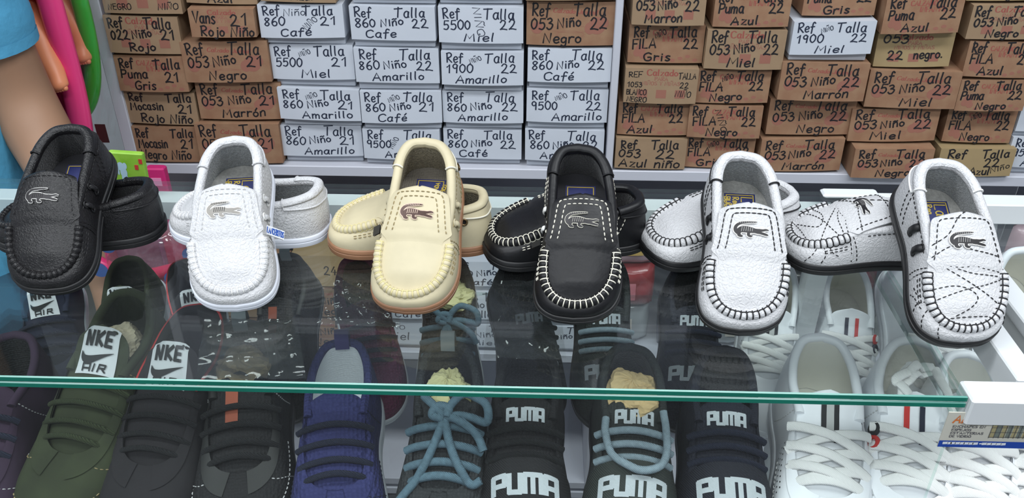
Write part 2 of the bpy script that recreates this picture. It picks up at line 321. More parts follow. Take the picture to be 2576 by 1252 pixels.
class Plug:
    """the apron / tongue filling the front of the top edge: point(x, y); rows follow the top edge from toe to corner then go on as a flap"""
    def __init__(s, last, uc, flap, dome=.5, lift=0.0, dome_len=2.0):
        """uc: where on the right half the flap corner sits; flap: list (y, half width, edge z)"""
        s.last = last; u = np.linspace(1, uc, 60); T = last.top(u)
        Tl = last.top(2-u)
        cx = (T[:, 0]+Tl[:, 0])/2; hw = (T[:, 0]-Tl[:, 0])/2
        rows = [(a[1], b, c, a[2]) for a, b, c in zip(T, hw, cx)]
        if flap:
            F = np.array([(rows[-1][0], rows[-1][1], rows[-1][3])]+list(flap), float); F = catmull(F, 28)[1:]
            rows += [(y, max(w, .02), float(last.bnd(0, y)), z) for y, w, z in F]
        s.R = np.array(rows, float); s.y0 = s.R[0, 0]; s.y1 = s.R[-1, 0]; s.nc = len(T)
        s.dome, s.dl, s.lift = dome, dome_len, lift
    def row(s, y):
        y = np.clip(y, s.y0, s.y1); o = np.argsort(s.R[:, 0], kind='stable'); Y = s.R[o, 0]
        return tuple(np.interp(y, Y, s.R[o, j]) for j in (1, 2, 3))
    def z(s, x, y):
        hw, cx, ze = s.row(y); a = np.clip((x-cx)/np.maximum(hw, .03), -1.05, 1.05)
        return ze+s.dome*(1-np.abs(a)**2.2)*sstep(0, s.dl, y-s.y0+.02)+s.lift
    def pt(s, x, y, off=0.0):
        x, y = np.broadcast_arrays(np.asarray(x, float), np.asarray(y, float)); e = .03
        z = s.z(x, y); zx = (s.z(x+e, y)-s.z(x-e, y))/(2*e); zy = (s.z(x, y+e)-s.z(x, y-e))/(2*e)
        zx = np.clip(zx, -1.2, 1.2); zy = np.clip(zy, -1.5, 1.5)
        n = vnorm(np.stack([-zx, -zy, np.ones_like(z)], -1)); return np.stack([x, y, z], -1)+n*off, n
    def plate(s, mb, y_from=None, thick=.22, na=15, k=None, off=0.0, inset=0.0, tuck=0.0):
        R = s.R if y_from is None else s.R[s.R[:, 0] >= y_from]
        a = np.linspace(-1, 1, na); X = R[:, 2:3]*0+R[:, 1:2]*0
        inset = inset(R[:, 0:1]) if callable(inset) else inset; off = off(R[:, 0]) if callable(off) else off; hw = np.maximum(R[:, 1:2]-inset, .01); X = R[:, 2:3]+hw*a[None]; Y = np.broadcast_to(R[:, 0:1], X.shape)
        Ptop, n = s.pt(X, Y); Ptop = Ptop+n*(off[:, None, None] if np.ndim(off) else off)
        Pb = Ptop-n*thick-np.array([0, 0, tuck])
        mb.grid(Ptop, flip=True, k=k); mb.grid(Pb, k=k)
        ring = np.vstack([Ptop[0], Ptop[1:, -1], Ptop[-1][::-1][1:], Ptop[:-1, 0][::-1]]); rb = np.vstack([Pb[0], Pb[1:, -1], Pb[-1][::-1][1:], Pb[:-1, 0][::-1]])
        mb.grid(np.stack([ring, rb], 1), cu=True, k=k)
def dashes(mb, P, Nrm, dash=.28, gap=.16, w=.075, h=.05, k=None, solid=False):
    """a row of sewn stitches along 3-D polyline P with surface normals Nrm"""
    P = np.asarray(P, float); L = plen(P)
    if L < .05: return
    n = max(2, int(L/.07)); Q = resample(np.column_stack([P, np.broadcast_to(Nrm, P.shape)]), n); s = np.linspace(0, L, n)
    def at(t): return np.array([np.interp(t, s, Q[:, j]) for j in range(6)])
    t = 0.0
    while t+dash*.5 < L:
        e = min(L, t+dash)
        q = np.array([at(x) for x in np.linspace(t, e, 4)]); p, nn = q[:, :3], vnorm(q[:, 3:]); T = vnorm(np.gradient(p, axis=0)); B = np.cross(nn, T)
        ww = np.array([.55, 1, 1, .55])[:, None]*w/2; hh = np.array([.2, 1, 1, .2])[:, None]*h
        G = np.stack([p-B*ww-nn*.03, p-B*ww*.7+nn*hh, p+B*ww*.7+nn*hh, p+B*ww-nn*.03], 1); mb.grid(G, k=k)
        t += dash+(0 if solid else gap)
def sole(mb, last, t=.9, out=.16, bottom_in=.15, k=None, groove=True, heel=0.0, lip=.0):
    """outline band with a groove line, closed below; follows the toe spring"""
    u = np.arange(last.M)*2.0/last.M; B = last.base(u); c = np.column_stack([last.bnd(0, B[:, 1]*.7), B[:, 1]*.7]); d = vnorm(B[:, :2]-c)
    prof = [(-.6, 0.0), (-bottom_in, .0), (out*.7, .12*t), (out, .35*t), (out, .52*t), (out-(.07 if groove else 0), .56*t), (out-(.07 if groove else 0), .62*t), (out*.95, .66*t), (out*.9, .95*t), (out*.5, 1.02*t+lip), (-.35, 1.0*t)]
    zb = last.rise(B[:, 1])
    G = np.stack([np.column_stack([B[:, :2]+d*o, zb+z-(0 if z > .3*t else heel*0)]) for o, z in prof], 1)
    mb.grid(G, cu=True, flip=True, k=k)
    mb.fan(G[:, 0], k=k); mb.fan(G[:, -1], flip=True, k=k)
def bars(fn_path, n): return [fn_path(t) for t in np.linspace(0, 1, n)]

CROC = {  # the little crocodile badge, 0..1 wide: (polyline, widths)
 'tail': ([(.10, .12), (.035, .22), (.05, .34), (.17, .43), (.36, .455), (.56, .47), (.66, .475)], [.10, .11, .10, .085, .07, .045, .015]),
 'body': ([(.08, .17), (.20, .235), (.36, .235), (.50, .215), (.62, .20)], [.13, .20, .21, .18, .14]),
 'head': ([(.60, .20), (.70, .19), (.78, .185)], [.15, .16, .10]),
 'jaw': ([(.70, .225), (.82, .235), (.92, .265), (1.0, .26)], [.10, .075, .06, .03]),
 'chin': ([(.70, .16), (.82, .135), (.93, .115), (.985, .105)], [.08, .08, .07, .03]),
 'hind': ([(.14, .15), (.13, .07), (.20, .03), (.24, .035)], [.11, .10, .07, .03]),
 'fore': ([(.42, .16), (.40, .07), (.47, .03), (.52, .05)], [.10, .09, .07, .03])}
def croc(mb, fn, cx, cy, wd, k0, k1, k2=None, o_out=.045):
    for key, (P, W) in CROC.items():
        P = np.array(P); W = np.array(W); n = (len(P)-1)*5+1; Q = catmull(np.column_stack([P, W]), n)
        q = Q[:, :2]*wd+[cx-wd/2, cy-.24*wd]
        ribbon(mb, q, np.maximum(Q[:, 2], 0)*wd+wd*o_out, fn, k0, lift=.075)
        ribbon(mb, q, np.maximum(Q[:, 2]*.92*wd, .01), fn, k1, lift=.105)
    if k2 is not None:  # scale marks on tail and back
        for i in range(9):
            x = .12+i*.052; q = np.array([(x, .43-abs(.36-x)*.0), (x+.018, .475)])*wd+[cx-wd/2, cy-.24*wd]; ribbon(mb, q, .016*wd, fn, k2, lift=.125)
        for i in range(6):
            x = .20+i*.062; q = np.array([(x, .18), (x+.02, .31)])*wd+[cx-wd/2, cy-.24*wd]; ribbon(mb, q, .017*wd, fn, k2, lift=.125)

LOAFER_ROWS = [  # sole edge x, y, top edge x, y, z
 (0, 6.7, 0, 6.3, 4.3), (1.6, 6.25, 1.3, 5.95, 4.27), (2.4, 5.0, 2.05, 4.7, 4.1), (2.6, 3.1, 2.32, 2.7, 3.85), (2.58, .9, 2.42, .4, 3.7), (2.8, -1.2, 2.5, -1.7, 3.45),
 (2.98, -2.4, 2.55, -2.6, 3.15), (3.08, -3.6, 2.52, -3.6, 2.82), (2.95, -4.8, 2.3, -4.6, 2.5), (2.45, -5.85, 1.75, -5.45, 2.28), (1.4, -6.55, .95, -5.95, 2.17), (0, -6.75, 0, -6.1, 2.12)]
UC = 5.0/11
def loafer(o):
    """o: dict of looks. Returns the Empty that parents every part."""
    side = o.get('side', 1)
    L = Last(LOAFER_ROWS, z0=.85, N=60, bend=o.get('bend', .45), side=side, mz=.62, toe_mz=.92, out=1.06, spring=.35)
    root = empty('loafer', (0, 0, 0), o['label'], 'shoe', o.get('group'))
    lea, S = o['leather'], .01
    mb = MB(); sole(mb, L, t=.95, out=.17); mb.build('sole', o['sole'], root, scale=S, angle=50)
    # upper: pebbled leather walls
    mb = MB(); L.upper(mb, 14); mb.build('upper', lea, root, scale=S)
    # lining: padded roll round the opening and the inner wall down to the insole
    U = np.linspace(-UC*.98, UC*.98, 90); T = L.top(U); inn = vnorm(np.column_stack([L.bnd(0, T[:, 1]*.55)-T[:, 0], T[:, 1]*.55+1.2-T[:, 1], 0*T[:, 0]]))
    rr = .36*np.minimum(1, .45+np.minimum(U+UC, UC-U)*6)
    ctr = T+inn*.22+np.array([0, 0, -.10])
    mb = MB(); mb.tube(ctr, rr, 12); mb.build('collar', o.get('collar', lea), root, scale=S)
    mb = MB(); Bp = L.base(U); rows = []
    for w in np.linspace(0, 1, 9):
        a = ctr+inn*.30*(1-.2*w)+np.array([0, 0, .05]); b = Bp*np.array([.86, .9, 0])+np.array([0, .0, 1.25])
        rows.append(a*(1-w)+b*w+inn*.18*math.sin(PI*w)*.3)
    mb.grid(np.stack(rows, 1)); 
    # flap of lining under the tongue
    mb.build('lining', o['lining'], root, scale=S)
    ins = MB(); B = L.base(np.arange(L.M)*2.0/L.M); Bi = np.column_stack([B[:, 0]*.9, B[:, 1]*.93, 0*B[:, 0]+1.22]); ins.fan(Bi)
    insole = ins.build('insole', o['insole'], root, scale=S)
    # label on the insole
    lab = MB(); flat = lambda x, y: (np.stack([x, y, 0*x+1.24], -1), np.broadcast_to([0, 0, 1.], np.shape(x)+(3,)))
    rx = o.get('lab_x', .15); ly0, ly1 = 2.0, 4.8; lw = 1.15
    lab.add([(rx-lw, ly0, 1.25), (rx+lw, ly0, 1.25), (rx+lw, ly1, 1.25), (rx-lw, ly1, 1.25)], [(0, 1, 2, 3)], 0)
    fr = np.array([(rx-lw+.15, ly0+.15), (rx+lw-.15, ly0+.15), (rx+lw-.15, ly1-.15), (rx-lw+.15, ly1-.15), (rx-lw+.15, ly0+.15)])
    for i in range(4): ribbon(lab, fr[i:i+2], .07, flat, 1, lift=.03)
    for j, (tx, h) in enumerate(o.get('lab_text', (('Lanc', .8), ('Reg', .42), ('BUCA', .42)))):
        lettering(lab, text_strokes(tx, h, rx+.1-j*.62 if o.get('lab_ang', -90) < 0 else rx-.35+j*.62, ly1-.35 if o.get('lab_ang', -90) < 0 else ly0+.4, o.get('lab_ang', -90), slant=0), .09, flat, 1, lift=.03)
    lab.build('label', [M_LABEL, M_GOLD], insole, smooth=False, scale=S)
    # apron with the raised saddle flap
    pl = Plug(L, UC, [(-1.2, 2.36, 3.66), (-.3, 2.2, 3.92), (.6, 2.06, 4.15), (1.05, 1.92, 4.27), (1.26, 1.6, 4.32), (1.34, 1.0, 4.34), (1.36, .3, 4.35)], dome=.55, dome_len=1.6)
    mb = MB(); pl.plate(mb, thick=.25); apron = mb.build('apron', lea, root, scale=S, angle=60)
    fy0 = -2.0
    mb = MB(); R = pl.R; sel = R[:, 0] >= fy0
    pl.plate(mb, y_from=fy0-.9, thick=.16, off=lambda y: .17*sstep(fy0-.9, fy0+.5, y)-.02, inset=lambda y: .5-.56*sstep(fy0-.5, fy0+.3, y)); flap = mb.build('saddle_flap', lea, root, scale=S, angle=55)
    # whip-stitched ridge round the apron: puckered leather between thread loops
    ns = o.get('puckers', 24); u0 = UC+.075
    m = ns*8+1; uu = np.linspace(u0, 2-u0, m); Tp = L.top(uu); ph = np.linspace(0, ns, m)
    puck = np.abs(np.sin(PI*ph))**.55; rad_ = o.get('ridge', .37)*(.64+.36*puck)
    Tt = vnorm(np.gradient(Tp, axis=0)); ctr_r = np.column_stack([L.bnd(0, -2.3)+0*Tp[:, 0], 0*Tp[:, 0]-2.3, 0*Tp[:, 0]+1.0]); up = vnorm(Tp-ctr_r)
    up = vnorm(up-Tt*(up*Tt).sum(1, keepdims=True)); cen = Tp+np.array([0, 0, .02])
    mb = MB(); mb.tube(cen, rad_, 12, up=up); ridge = mb.build('whipstitched_ridge', lea, root, scale=S)
    th = MB(); sd = np.cross(Tt, up); tw = o.get('thread_w', .05)
    for i in range(ns+1):
        j = min(i*8, m-1); q = []
        for a in np.linspace(-112, 112, 9):
            q.append(cen[j]+(up[j]*math.cos(rad(a))+sd[j]*math.sin(rad(a)))*(o.get('ridge', .37)*.74+tw*.55))
        th.tube(q, tw, 5)
    for sg in (-1, 1):
        q = cen+up*.02+sd*sg*(rad_+tw*.35)[:, None]*.98+up*.03
        th.tube(q, tw*.8, 5)
    th.build('thread', o['thread'], ridge, scale=S)
    # sewn stitches
    st = MB(); dk = dict(dash=o.get('dash', .26), gap=o.get('gap', .13), w=o.get('sw', .075), h=.045)
    def on_flap(pts, **kw):
        pts = np.array(pts, float); Q = resample(pts, 60); p, n = pl.pt(Q[:, 0], Q[:, 1], .18 if kw.pop('raised', True) else .02); dashes(st, p, n, **{**dk, **kw})
    for ins_ in o.get('flap_rows', (.3, .75)):
        path = []
        for y in np.linspace(fy0+.2, 1.25-ins_*.8, 22):
            hw, cx, ze = (float(v) for v in pl.row(y+ins_*.55)); path.append((cx+max(hw-ins_, .15), y))
        half = np.array(path); lft = half[::-1].copy(); cxs = np.array([float(pl.row(y)[1]) for y in lft[:, 1]]); lft[:, 0] = 2*cxs-lft[:, 0]
        on_flap(np.vstack([half, lft]))
    for sg in (1, -1):
        uf = (lambda x: x) if sg > 0 else (lambda x: 2-x)
        def on_wall(us, vs, **kw):
            us = np.array([uf(x) for x in us]); q = resample(np.column_stack([us, vs]), 40); p, n = L.wall(q[:, 0], q[:, 1]); dashes(st, p+n*.02, n, **{**dk, **kw})
        for d in (0, .035): on_wall([UC+.035+d, UC+.02+d], [.97, .12])
        for d in (0, .10): on_wall([UC+.09, .62, .70], [.60+d, .60+d, .57+d])
        for d in (0, .03): on_wall([.20+d, .27+d], [.9, .15])
        if o.get('collar_rows', True): on_wall([.24, .36, UC-.03], [.86, .86, .88])
    for (kind, pts) in o.get('crazy', ()):
        pts = np.array(pts, float)
        if kind == 'a': on_flap(catmull(pts, 40), raised=False, gap=.12)
        elif kind == 'f': on_flap(catmull(pts, 40), gap=.12)
        else: q = catmull(pts, 40); p, n = L.wall(q[:, 0], q[:, 1]); dashes(st, p+n*.02, n, **dk)
    st.build('stitching', o['stitch'], root, scale=S)
    # seam straps from flap corners down the sides
    for u in (UC+.055, 2-UC-.055):
        sm = MB(); p, n = L.wall(np.full(14, u), np.linspace(.2, 1, 14)); sm.tube(p+n*.02, .10, 6, up=n, flat=.6); sm.build('side_seam', lea, root, scale=S)
    # heel patch folded over the collar, with piped ends
    hp = MB(); uh = np.linspace(-.225, .225, 40); p1 = []
    Tq = L.top(uh); iq = vnorm(np.column_stack([L.bnd(0, Tq[:, 1]*.55)-Tq[:, 0], Tq[:, 1]*.55+1.2-Tq[:, 1], 0*Tq[:, 0]])); cq = Tq+iq*.22+np.array([0, 0, -.10])
    rows = []
    for a in np.linspace(35, 185, 9): rows.append(cq+(iq*math.cos(rad(a))+np.array([0, 0, 1.])*math.sin(rad(a)))*.44)
    drop = .16+.16*np.cos(np.linspace(-PI/2, PI/2, 40))
    for w in np.linspace(.15, 1, 6):
        p, n = L.wall(uh, 1-drop*w); rows.append(p+n*.10)
    hp.grid(np.stack(rows, 1)); patch = hp.build('heel_patch', o.get('patch', lea), root, scale=S)
    pp = MB(); e0 = [r[0] for r in rows]; e1 = [r[-1] for r in rows]
    pp.tube(np.array(e0+[r for r in rows[-1][1:]]+e1[::-1][1:]), .075, 6); pp.build('piping', o.get('piping', lea), patch, scale=S)
    # lacing bars with eyelets
    for (sd_, us) in o.get('bars', ()):
        for (u, v) in us:
            bb = MB(); uc = u if sd_ > 0 else 2-u; dv = o.get('bar_h', .09)
            q = []; hv = o.get('bar_len', .17)
            for t in np.linspace(-1, 1, 11):
                p, n = L.wall(np.array(uc), np.array(v+t*hv)); q.append(p+n*(.20*(1-t**4)-.02))
            p, n = L.wall(np.array(uc), np.array(v)); bb.tube(q, o.get('bar_r', .21), 8, up=n, flat=.5)
            bo = bb.build('lace_bar', o['bar'], root, scale=S); eb = MB()
            for t in (-1.05, 1.05):
                p, n = L.wall(np.array(uc), np.array(v+t*hv)); a = np.linspace(0, 2*PI, 14, endpoint=False); x = vnorm(np.cross(n, [0, 0, 1.])); y = np.cross(n, x)
                eb.tube(p+n*.05+.25*(np.cos(a)[:, None]*x+np.sin(a)[:, None]*y), .075, 6, closed=True)
            eb.build('eyelet', o.get('eyelet', o['bar']), bo, scale=S)
    for (sd_, u, v) in o.get('heel_eyelets', ()):
        eb = MB(); p, n = L.wall(np.array(u if sd_ > 0 else 2-u), np.array(v)); a = np.linspace(0, 2*PI, 18, endpoint=False); x = vnorm(np.cross(n, [0, 0, 1.])); y = np.cross(n, x)
        eb.tube(p+n*.13+.24*(np.cos(a)[:, None]*x+np.sin(a)[:, None]*y), .09, 6, closed=True, k=0); eb.fan(p+n*.11+.2*(np.cos(a)[:, None]*x+np.sin(a)[:, None]*y), k=1)
        eb.build('eyelet', [o.get('ring', M_BRASS), M_BLACKHOLE], root, scale=S)
    # side tag
    if 'tag' in o:
        sd_, u, v, mats_, txt, tw_, th_ = o['tag']; tb = MB(); uc = u if sd_ > 0 else 2-u
        p0, n0 = L.wall(np.array(uc), np.array(v)); nt = vnorm(n0+np.array([0, -.25, .9])); ey = vnorm(np.array([0, 1., 0])-nt*nt[1]); ex = np.cross(ey, nt); p0 = p0+n0*.14+ex*(.55*sd_)
        def tf(x, y):
            x, y = np.broadcast_arrays(np.asarray(x, float), np.asarray(y, float)); return p0+x[..., None]*ex+y[..., None]*ey, np.broadcast_to(nt, x.shape+(3,))
        X, Y = np.meshgrid(np.linspace(-tw_/2, tw_/2, 7), np.linspace(-th_/2, th_/2, 3), indexing='ij'); p, n = tf(X, Y); tb.grid(p, k=0); tb.grid(p-n*.1, k=0)
        if txt: lettering(tb, text_strokes(txt, th_*.62, -tw_*.46, -th_*.3, 0, slant=0, width=tw_*.92), .075, tf, 1, lift=.02)
        tb.build('side_tag', mats_, root, smooth=False, scale=S)
    # the crocodile badge
    em = MB(); wd = o.get('croc_w', 2.25); cc = o.get('croc_c', (.0, -.55)); croc(em, lambda x, y: pl.pt(x, y, .17), L.bnd(0, 0)*1.0+cc[0], cc[1], wd, 0, 1, 2 if len(o['badge']) > 2 else None, o.get('croc_out', .045))
    em.build('crocodile_badge', list(o['badge']), root, smooth=False, scale=S)
    return root, L, pl
# ------------------------------------------------------------------ loafers on the counter
M_LABEL = mat('label_blue', (32, 40, 98), .55, var=.08, vscale=200)
M_GOLD = mat('label_gold', (196, 170, 66), .45)
M_BRASS = mat('antique_brass', (120, 100, 70), .35, metal=.8)
M_BLACKHOLE = mat('eyelet_hole', (18, 16, 15), .9)
L_BLACK = mat('black_leather', (26, 25, 27), .42, spec=.4, bump=('leather', 420, .3, .0006), var=.2, vscale=90)
L_BLACKS = mat('black_smooth_leather', (20, 20, 23), .42, spec=.35, bump=('noise', 260, .25, .0008), var=.2, vscale=70)
L_WHITE = mat('white_pebbled_leather', (205, 205, 207), .5, bump=('leather', 330, .42, .0006), var=.03)
L_WHITE2 = mat('white_coarse_leather', (204, 204, 206), .5, bump=('leather', 320, .42, .0006), var=.03)
L_BEIGE = mat('beige_leather', (203, 192, 160), .5, bump=('noise', 300, .12, .0006), var=.04, vscale=60)
T_WHITE = mat('white_thread', (240, 240, 238), .7)
T_CREAM = mat('cream_thread', (228, 224, 208), .7)
T_BLACK = mat('black_thread', (22, 21, 24), .6)
T_YELL = mat('yellow_thread', (222, 210, 156), .7)
T_BEIGE = mat('brown_beige_thread', (150, 134, 96), .75)
T_GREY = mat('pale_grey_thread', (196, 196, 196), .75)
S_BLACK = mat('black_rubber', (26, 26, 28), .45)
S_WHITE = mat('white_rubber', (222, 226, 236), .4)
S_GUM = mat('gum_rubber', (150, 108, 78), .4, var=.1)
LIN_GREY = mat('grey_knit_lining', (150, 154, 156), .95, bump=('noise', 900, .8, .002), var=.25, vscale=700, sheen=.4)
LIN_DGREY = mat('dark_grey_mesh_lining', (78, 80, 82), .95, bump=('mesh', 700, .8, .002), var=.3, vscale=600)
LIN_BLACK = mat('black_fleece_lining', (24, 24, 26), 1.0, bump=('noise', 800, .9, .002), sheen=.3)
LIN_BEIGE = mat('taupe_knit_lining', (146, 138, 118), .95, bump=('noise', 900, .8, .002), var=.25, vscale=700)
INS_GREY = mat('grey_insole', (150, 150, 146), .9, bump=('noise', 900, .6, .001), var=.12, vscale=400)
INS_TAUPE = mat('taupe_insole', (112, 106, 96), .9, bump=('mesh', 600, .8, .001))
INS_BLACK = mat('dark_insole', (40, 40, 44), .9)
C_SILVER = mat('badge_silver', (190, 188, 184), .35, metal=.5)
C_DARK = mat('badge_dark', (46, 44, 46), .35, metal=.3)
C_WHITE = mat('badge_white', (226, 224, 220), .4)
C_GREY = mat('badge_grey', (140, 136, 130), .4, metal=.3)
C_BROWN = mat('badge_bronze', (72, 50, 44), .35, metal=.4)
C_PINK = mat('badge_pale_bronze', (200, 176, 158), .4, metal=.2)
C_LINE = mat('badge_scales', (150, 148, 146), .4)
TAG_W = mat('white_tag', (226, 228, 232), .5); TAG_B = mat('tag_blue_ink', (40, 84, 170), .5)
TAG_M = mat('pewter_tag', (96, 92, 84), .3, metal=.8); TAG_K = mat('black_tag', (30, 30, 30), .4)

BAR_HI = ((.375, .66), (.425, .66))
def bars2(sd, u0=.34, u1=.405, v=.62): return [(sd, ((u0, v), (u1, v)))]
LOOK = {
 'black': dict(leather=L_BLACK, sole=S_BLACK, lining=LIN_BLACK, insole=INS_BLACK, thread=L_BLACK, stitch=T_BLACK, badge=(C_WHITE, C_DARK, C_DARK), bar=L_BLACK, eyelet=S_BLACK,
               ridge=.33, thread_w=.035, puckers=26, lab_text=(('SC', .8),), sw=.06, flap_rows=(.3,), croc_out=.03),
 'white': dict(leather=L_WHITE, sole=S_WHITE, lining=LIN_GREY, insole=INS_GREY, thread=T_WHITE, stitch=T_GREY, badge=(C_WHITE, C_GREY, C_DARK), bar=L_WHITE, eyelet=T_WHITE, thread_w=.04,
               puckers=26, sw=.06),
 'beige': dict(leather=L_BEIGE, sole=S_GUM, lining=LIN_BEIGE, insole=INS_TAUPE, thread=T_YELL, stitch=T_BEIGE, badge=(C_PINK, C_BROWN, C_PINK), bar=L_BEIGE, eyelet=L_BEIGE, thread_w=.045,
               puckers=27, piping=T_CREAM, lab_text=(('SO', .8), ('CAPELLADA', .3), ('SINTETICO', .3), ('FORRO', .3)), lab_ang=78, heel_eyelets=((1, .2, .72), (-1, .2, .72))),
 'navy': dict(leather=L_BLACKS, sole=S_BLACK, lining=LIN_BLACK, insole=INS_BLACK, thread=T_CREAM, stitch=T_CREAM, badge=(T_CREAM, C_DARK, C_GREY), bar=T_WHITE, eyelet=S_BLACK, thread_w=.05,
              puckers=26, lab_text=(('L', 1.1),), lab_ang=0, croc_out=.025),
 'mono': dict(leather=L_WHITE2, sole=S_BLACK, lining=LIN_GREY, insole=INS_GREY, thread=T_BLACK, stitch=T_BLACK, badge=(C_WHITE, C_DARK, C_LINE), bar=S_BLACK, eyelet=S_BLACK, thread_w=.055,
              puckers=25, dash=.34, gap=.05, piping=T_BLACK),
 'scribble': dict(leather=L_WHITE2, sole=S_BLACK, lining=LIN_GREY, insole=INS_GREY, thread=T_BLACK, stitch=T_BLACK, badge=(C_WHITE, C_DARK, C_LINE), bar=S_BLACK, eyelet=S_BLACK, thread_w=.055,
              puckers=25, flap_rows=(.3,), piping=T_WHITE, bar_r=.3, bar_len=.2)}
SCRIB = [('a', [(-2.2, -1.9), (-.5, -2.3), (1.0, -2.1), (2.3, -1.9)]), ('a', [(-2.2, -1.7), (-.6, -2.8), (.8, -3.7), (2.3, -4.6)]), ('a', [(-2.3, -4.4), (0, -3.7), (1.2, -3.4), (2.4, -2.9)]),
         ('a', [(-2.2, -3.6), (-.8, -3.5), (.2, -3.8), (.6, -4.3), (.1, -4.9), (-.9, -5.4)]), ('a', [(-1.2, -5.5), (.2, -5.4), (1.5, -5.3)]), ('a', [(-.6, -2.4), (.6, -2.7), (2.4, -2.7)]),
         ('a', [(-2.2, -2.0), (-.2, -1.9), (1.0, -2.3), (2.4, -2.4)]), ('f', [(-2.1, -1.5), (-.8, -.9), (.6, -1.2), (2.2, -1.4)]), ('f', [(-2.0, -.7), (-1.0, -.1), (-.3, 1.0), (.2, 1.4)]),
         ('w', [(1.3, .15), (1.32, .5), (1.30, .98)]), ('w', [(1.20, .12), (1.24, .5), (1.27, .98)]), ('w', [(1.42, .4), (1.36, .6), (1.33, .98)]), ('w', [(1.10, .1), (1.13, .5), (1.16, .97)]), ('w', [(1.40, .15), (1.36, .4), (1.28, .6)]),
         ('w', [(.70, .15), (.68, .5), (.70, .98)]), ('w', [(.80, .12), (.76, .5), (.73, .98)]), ('w', [(.6, .4), (.64, .6), (.67, .98)])]
G_LOAF = "children's loafers displayed in pairs on the glass counter"
def place(root, toe_px, yaw, pitch, roll=0.0, L=None, lift=0.0, size=1.0, anchor=(0, -6.6, .2), z=GLASS_Z):
    """stand the shoe so that its anchor point (cm, by default under the toe) rests on the glass at that pixel"""
    Rm = rotm(0, 0, yaw) @ rotm(pitch, 0, 0) @ rotm(0, roll, 0)
    Q = on_z(*toe_px, z=z) if len(toe_px) == 2 else np.array(toe_px, float)
    loc = Q - Rm @ (np.array(anchor, float)*.01*size)
    loc[2] += lift
    root.location = tuple(loc); root.rotation_euler = Matrix(Rm.tolist()).to_euler(); root.scale = (size,)*3
    return Rm
def settle(root, z=GLASS_Z, gap=.0003):
    """drop or lift the thing so that its lowest vertex rests at height z"""
    M = Matrix.LocRotScale(root.location, root.rotation_euler, root.scale); lo = 1e9
    for ch in root.children:
        v = np.empty(len(ch.data.vertices)*3); ch.data.vertices.foreach_get('co', v); v = v.reshape(-1, 3) @ np.array(M.to_3x3()).T
        lo = min(lo, v[:, 2].min()+M.translation.z)
    root.location.z += z+gap-lo
PAIRS = [
 # look, extras, toe px, yaw, pitch, roll, label | mate: toe px, heel px, pitch, roll, extras, label
 ('black', dict(side=1, bars=bars2(1)), (132, 738), 3, 26, 0, 'all-black leather loafer with a pale crocodile badge, leaning toe-down on its mate',
  (-8, 600), (432, 585), 0, 0, dict(side=-1, heel_eyelets=((-1, .2, .75),)), 'all-black leather loafer lying sideways, at the far end of the counter row'),
 ('white', dict(side=1, bars=bars2(1), tag=(1, .455, .66, [TAG_W, TAG_B], 'LANCERITOS', 1.5, .75)), (600, 778), 9.5, 25.5, 0, 'all-white pebbled loafer with a blue-lettered side tag, leaning on its mate',
  (432, 572), (845, 590), 0, 0, dict(side=-1), 'all-white loafer with white sole lying sideways behind the one with the blue-lettered tag'),
 ('beige', dict(side=-1, bars=bars2(1)+bars2(-1), tag=(-1, .435, .74, [TAG_M, TAG_K], '', .75, .75)), (1024, 785), -3.7, 25.5, 0, 'beige loafer with a dark bronze crocodile badge, facing forward on top of its mate',
  (834, 608), (1240, 608), 0, 0, dict(side=1), 'beige loafer with tan gum sole and a round eyelet at the heel, lying sideways'),
 ('navy', dict(side=-1, bars=bars2(-1), tag=(-1, .455, .74, [TAG_K, T_CREAM], '', .8, .45)), (1441, 810), -1.6, 26, 0, 'black loafer with cream whipstitching and a crocodile badge, facing forward',
  (1232, 645), (1600, 600), 0, 0, dict(side=1), 'black loafer with cream whipstitching lying sideways under its mate'),
 ('mono', dict(side=-1, bars=bars2(-1)), (1856, 838), -4.3, 26.5, 0, 'white loafer with plain smooth apron and black whipstitching, facing forward',
  (1604, 655), (1992, 580), 0, 0, dict(side=1), 'white loafer with black whipstitching lying sideways under the plain white one'),
 ('scribble', dict(side=-1, bars=bars2(-1), crazy=SCRIB), (2403, 870), 0, 27.5, 0, 'white loafer scribbled over with black stitches, facing forward with two black side bars',
  (1980, 645), (2345, 640), 0, 0, dict(side=1, bars=bars2(-1), crazy=SCRIB), 'white loafer scribbled over with black stitches, lying sideways beneath its mate'),
]
def place_side(root, toe_px, heel_px, pitch=0, roll=0, z=GLASS_Z):
    a, b = on_z(*toe_px, z=z), on_z(*heel_px, z=z); d = a-b; yaw = math.degrees(math.atan2(d[0], -d[1]))
    Rm = rotm(0, 0, yaw) @ rotm(pitch, 0, 0) @ rotm(0, roll, 0); root.location = tuple((a+b)/2); root.rotation_euler = Matrix(Rm.tolist()).to_euler(); settle(root, z)
    return np.linalg.norm(d)
for look, ex, toe, yaw, pitch, roll, lab, btoe, bheel, bp, br, bex, blab in PAIRS:
    o = {**LOOK[look], **ex, 'label': lab, 'group': G_LOAF}
    r, L, pl = loafer(o); place(r, toe, yaw, pitch, roll, size=.95, anchor=(L.bnd(0, -6.6), -6.6, .2)); settle(r)
    o = {**LOOK[look], **bex, 'label': blab, 'group': G_LOAF}
    r, L, pl = loafer(o); r.scale = (.93,)*3; place_side(r, btoe, bheel, bp, br)
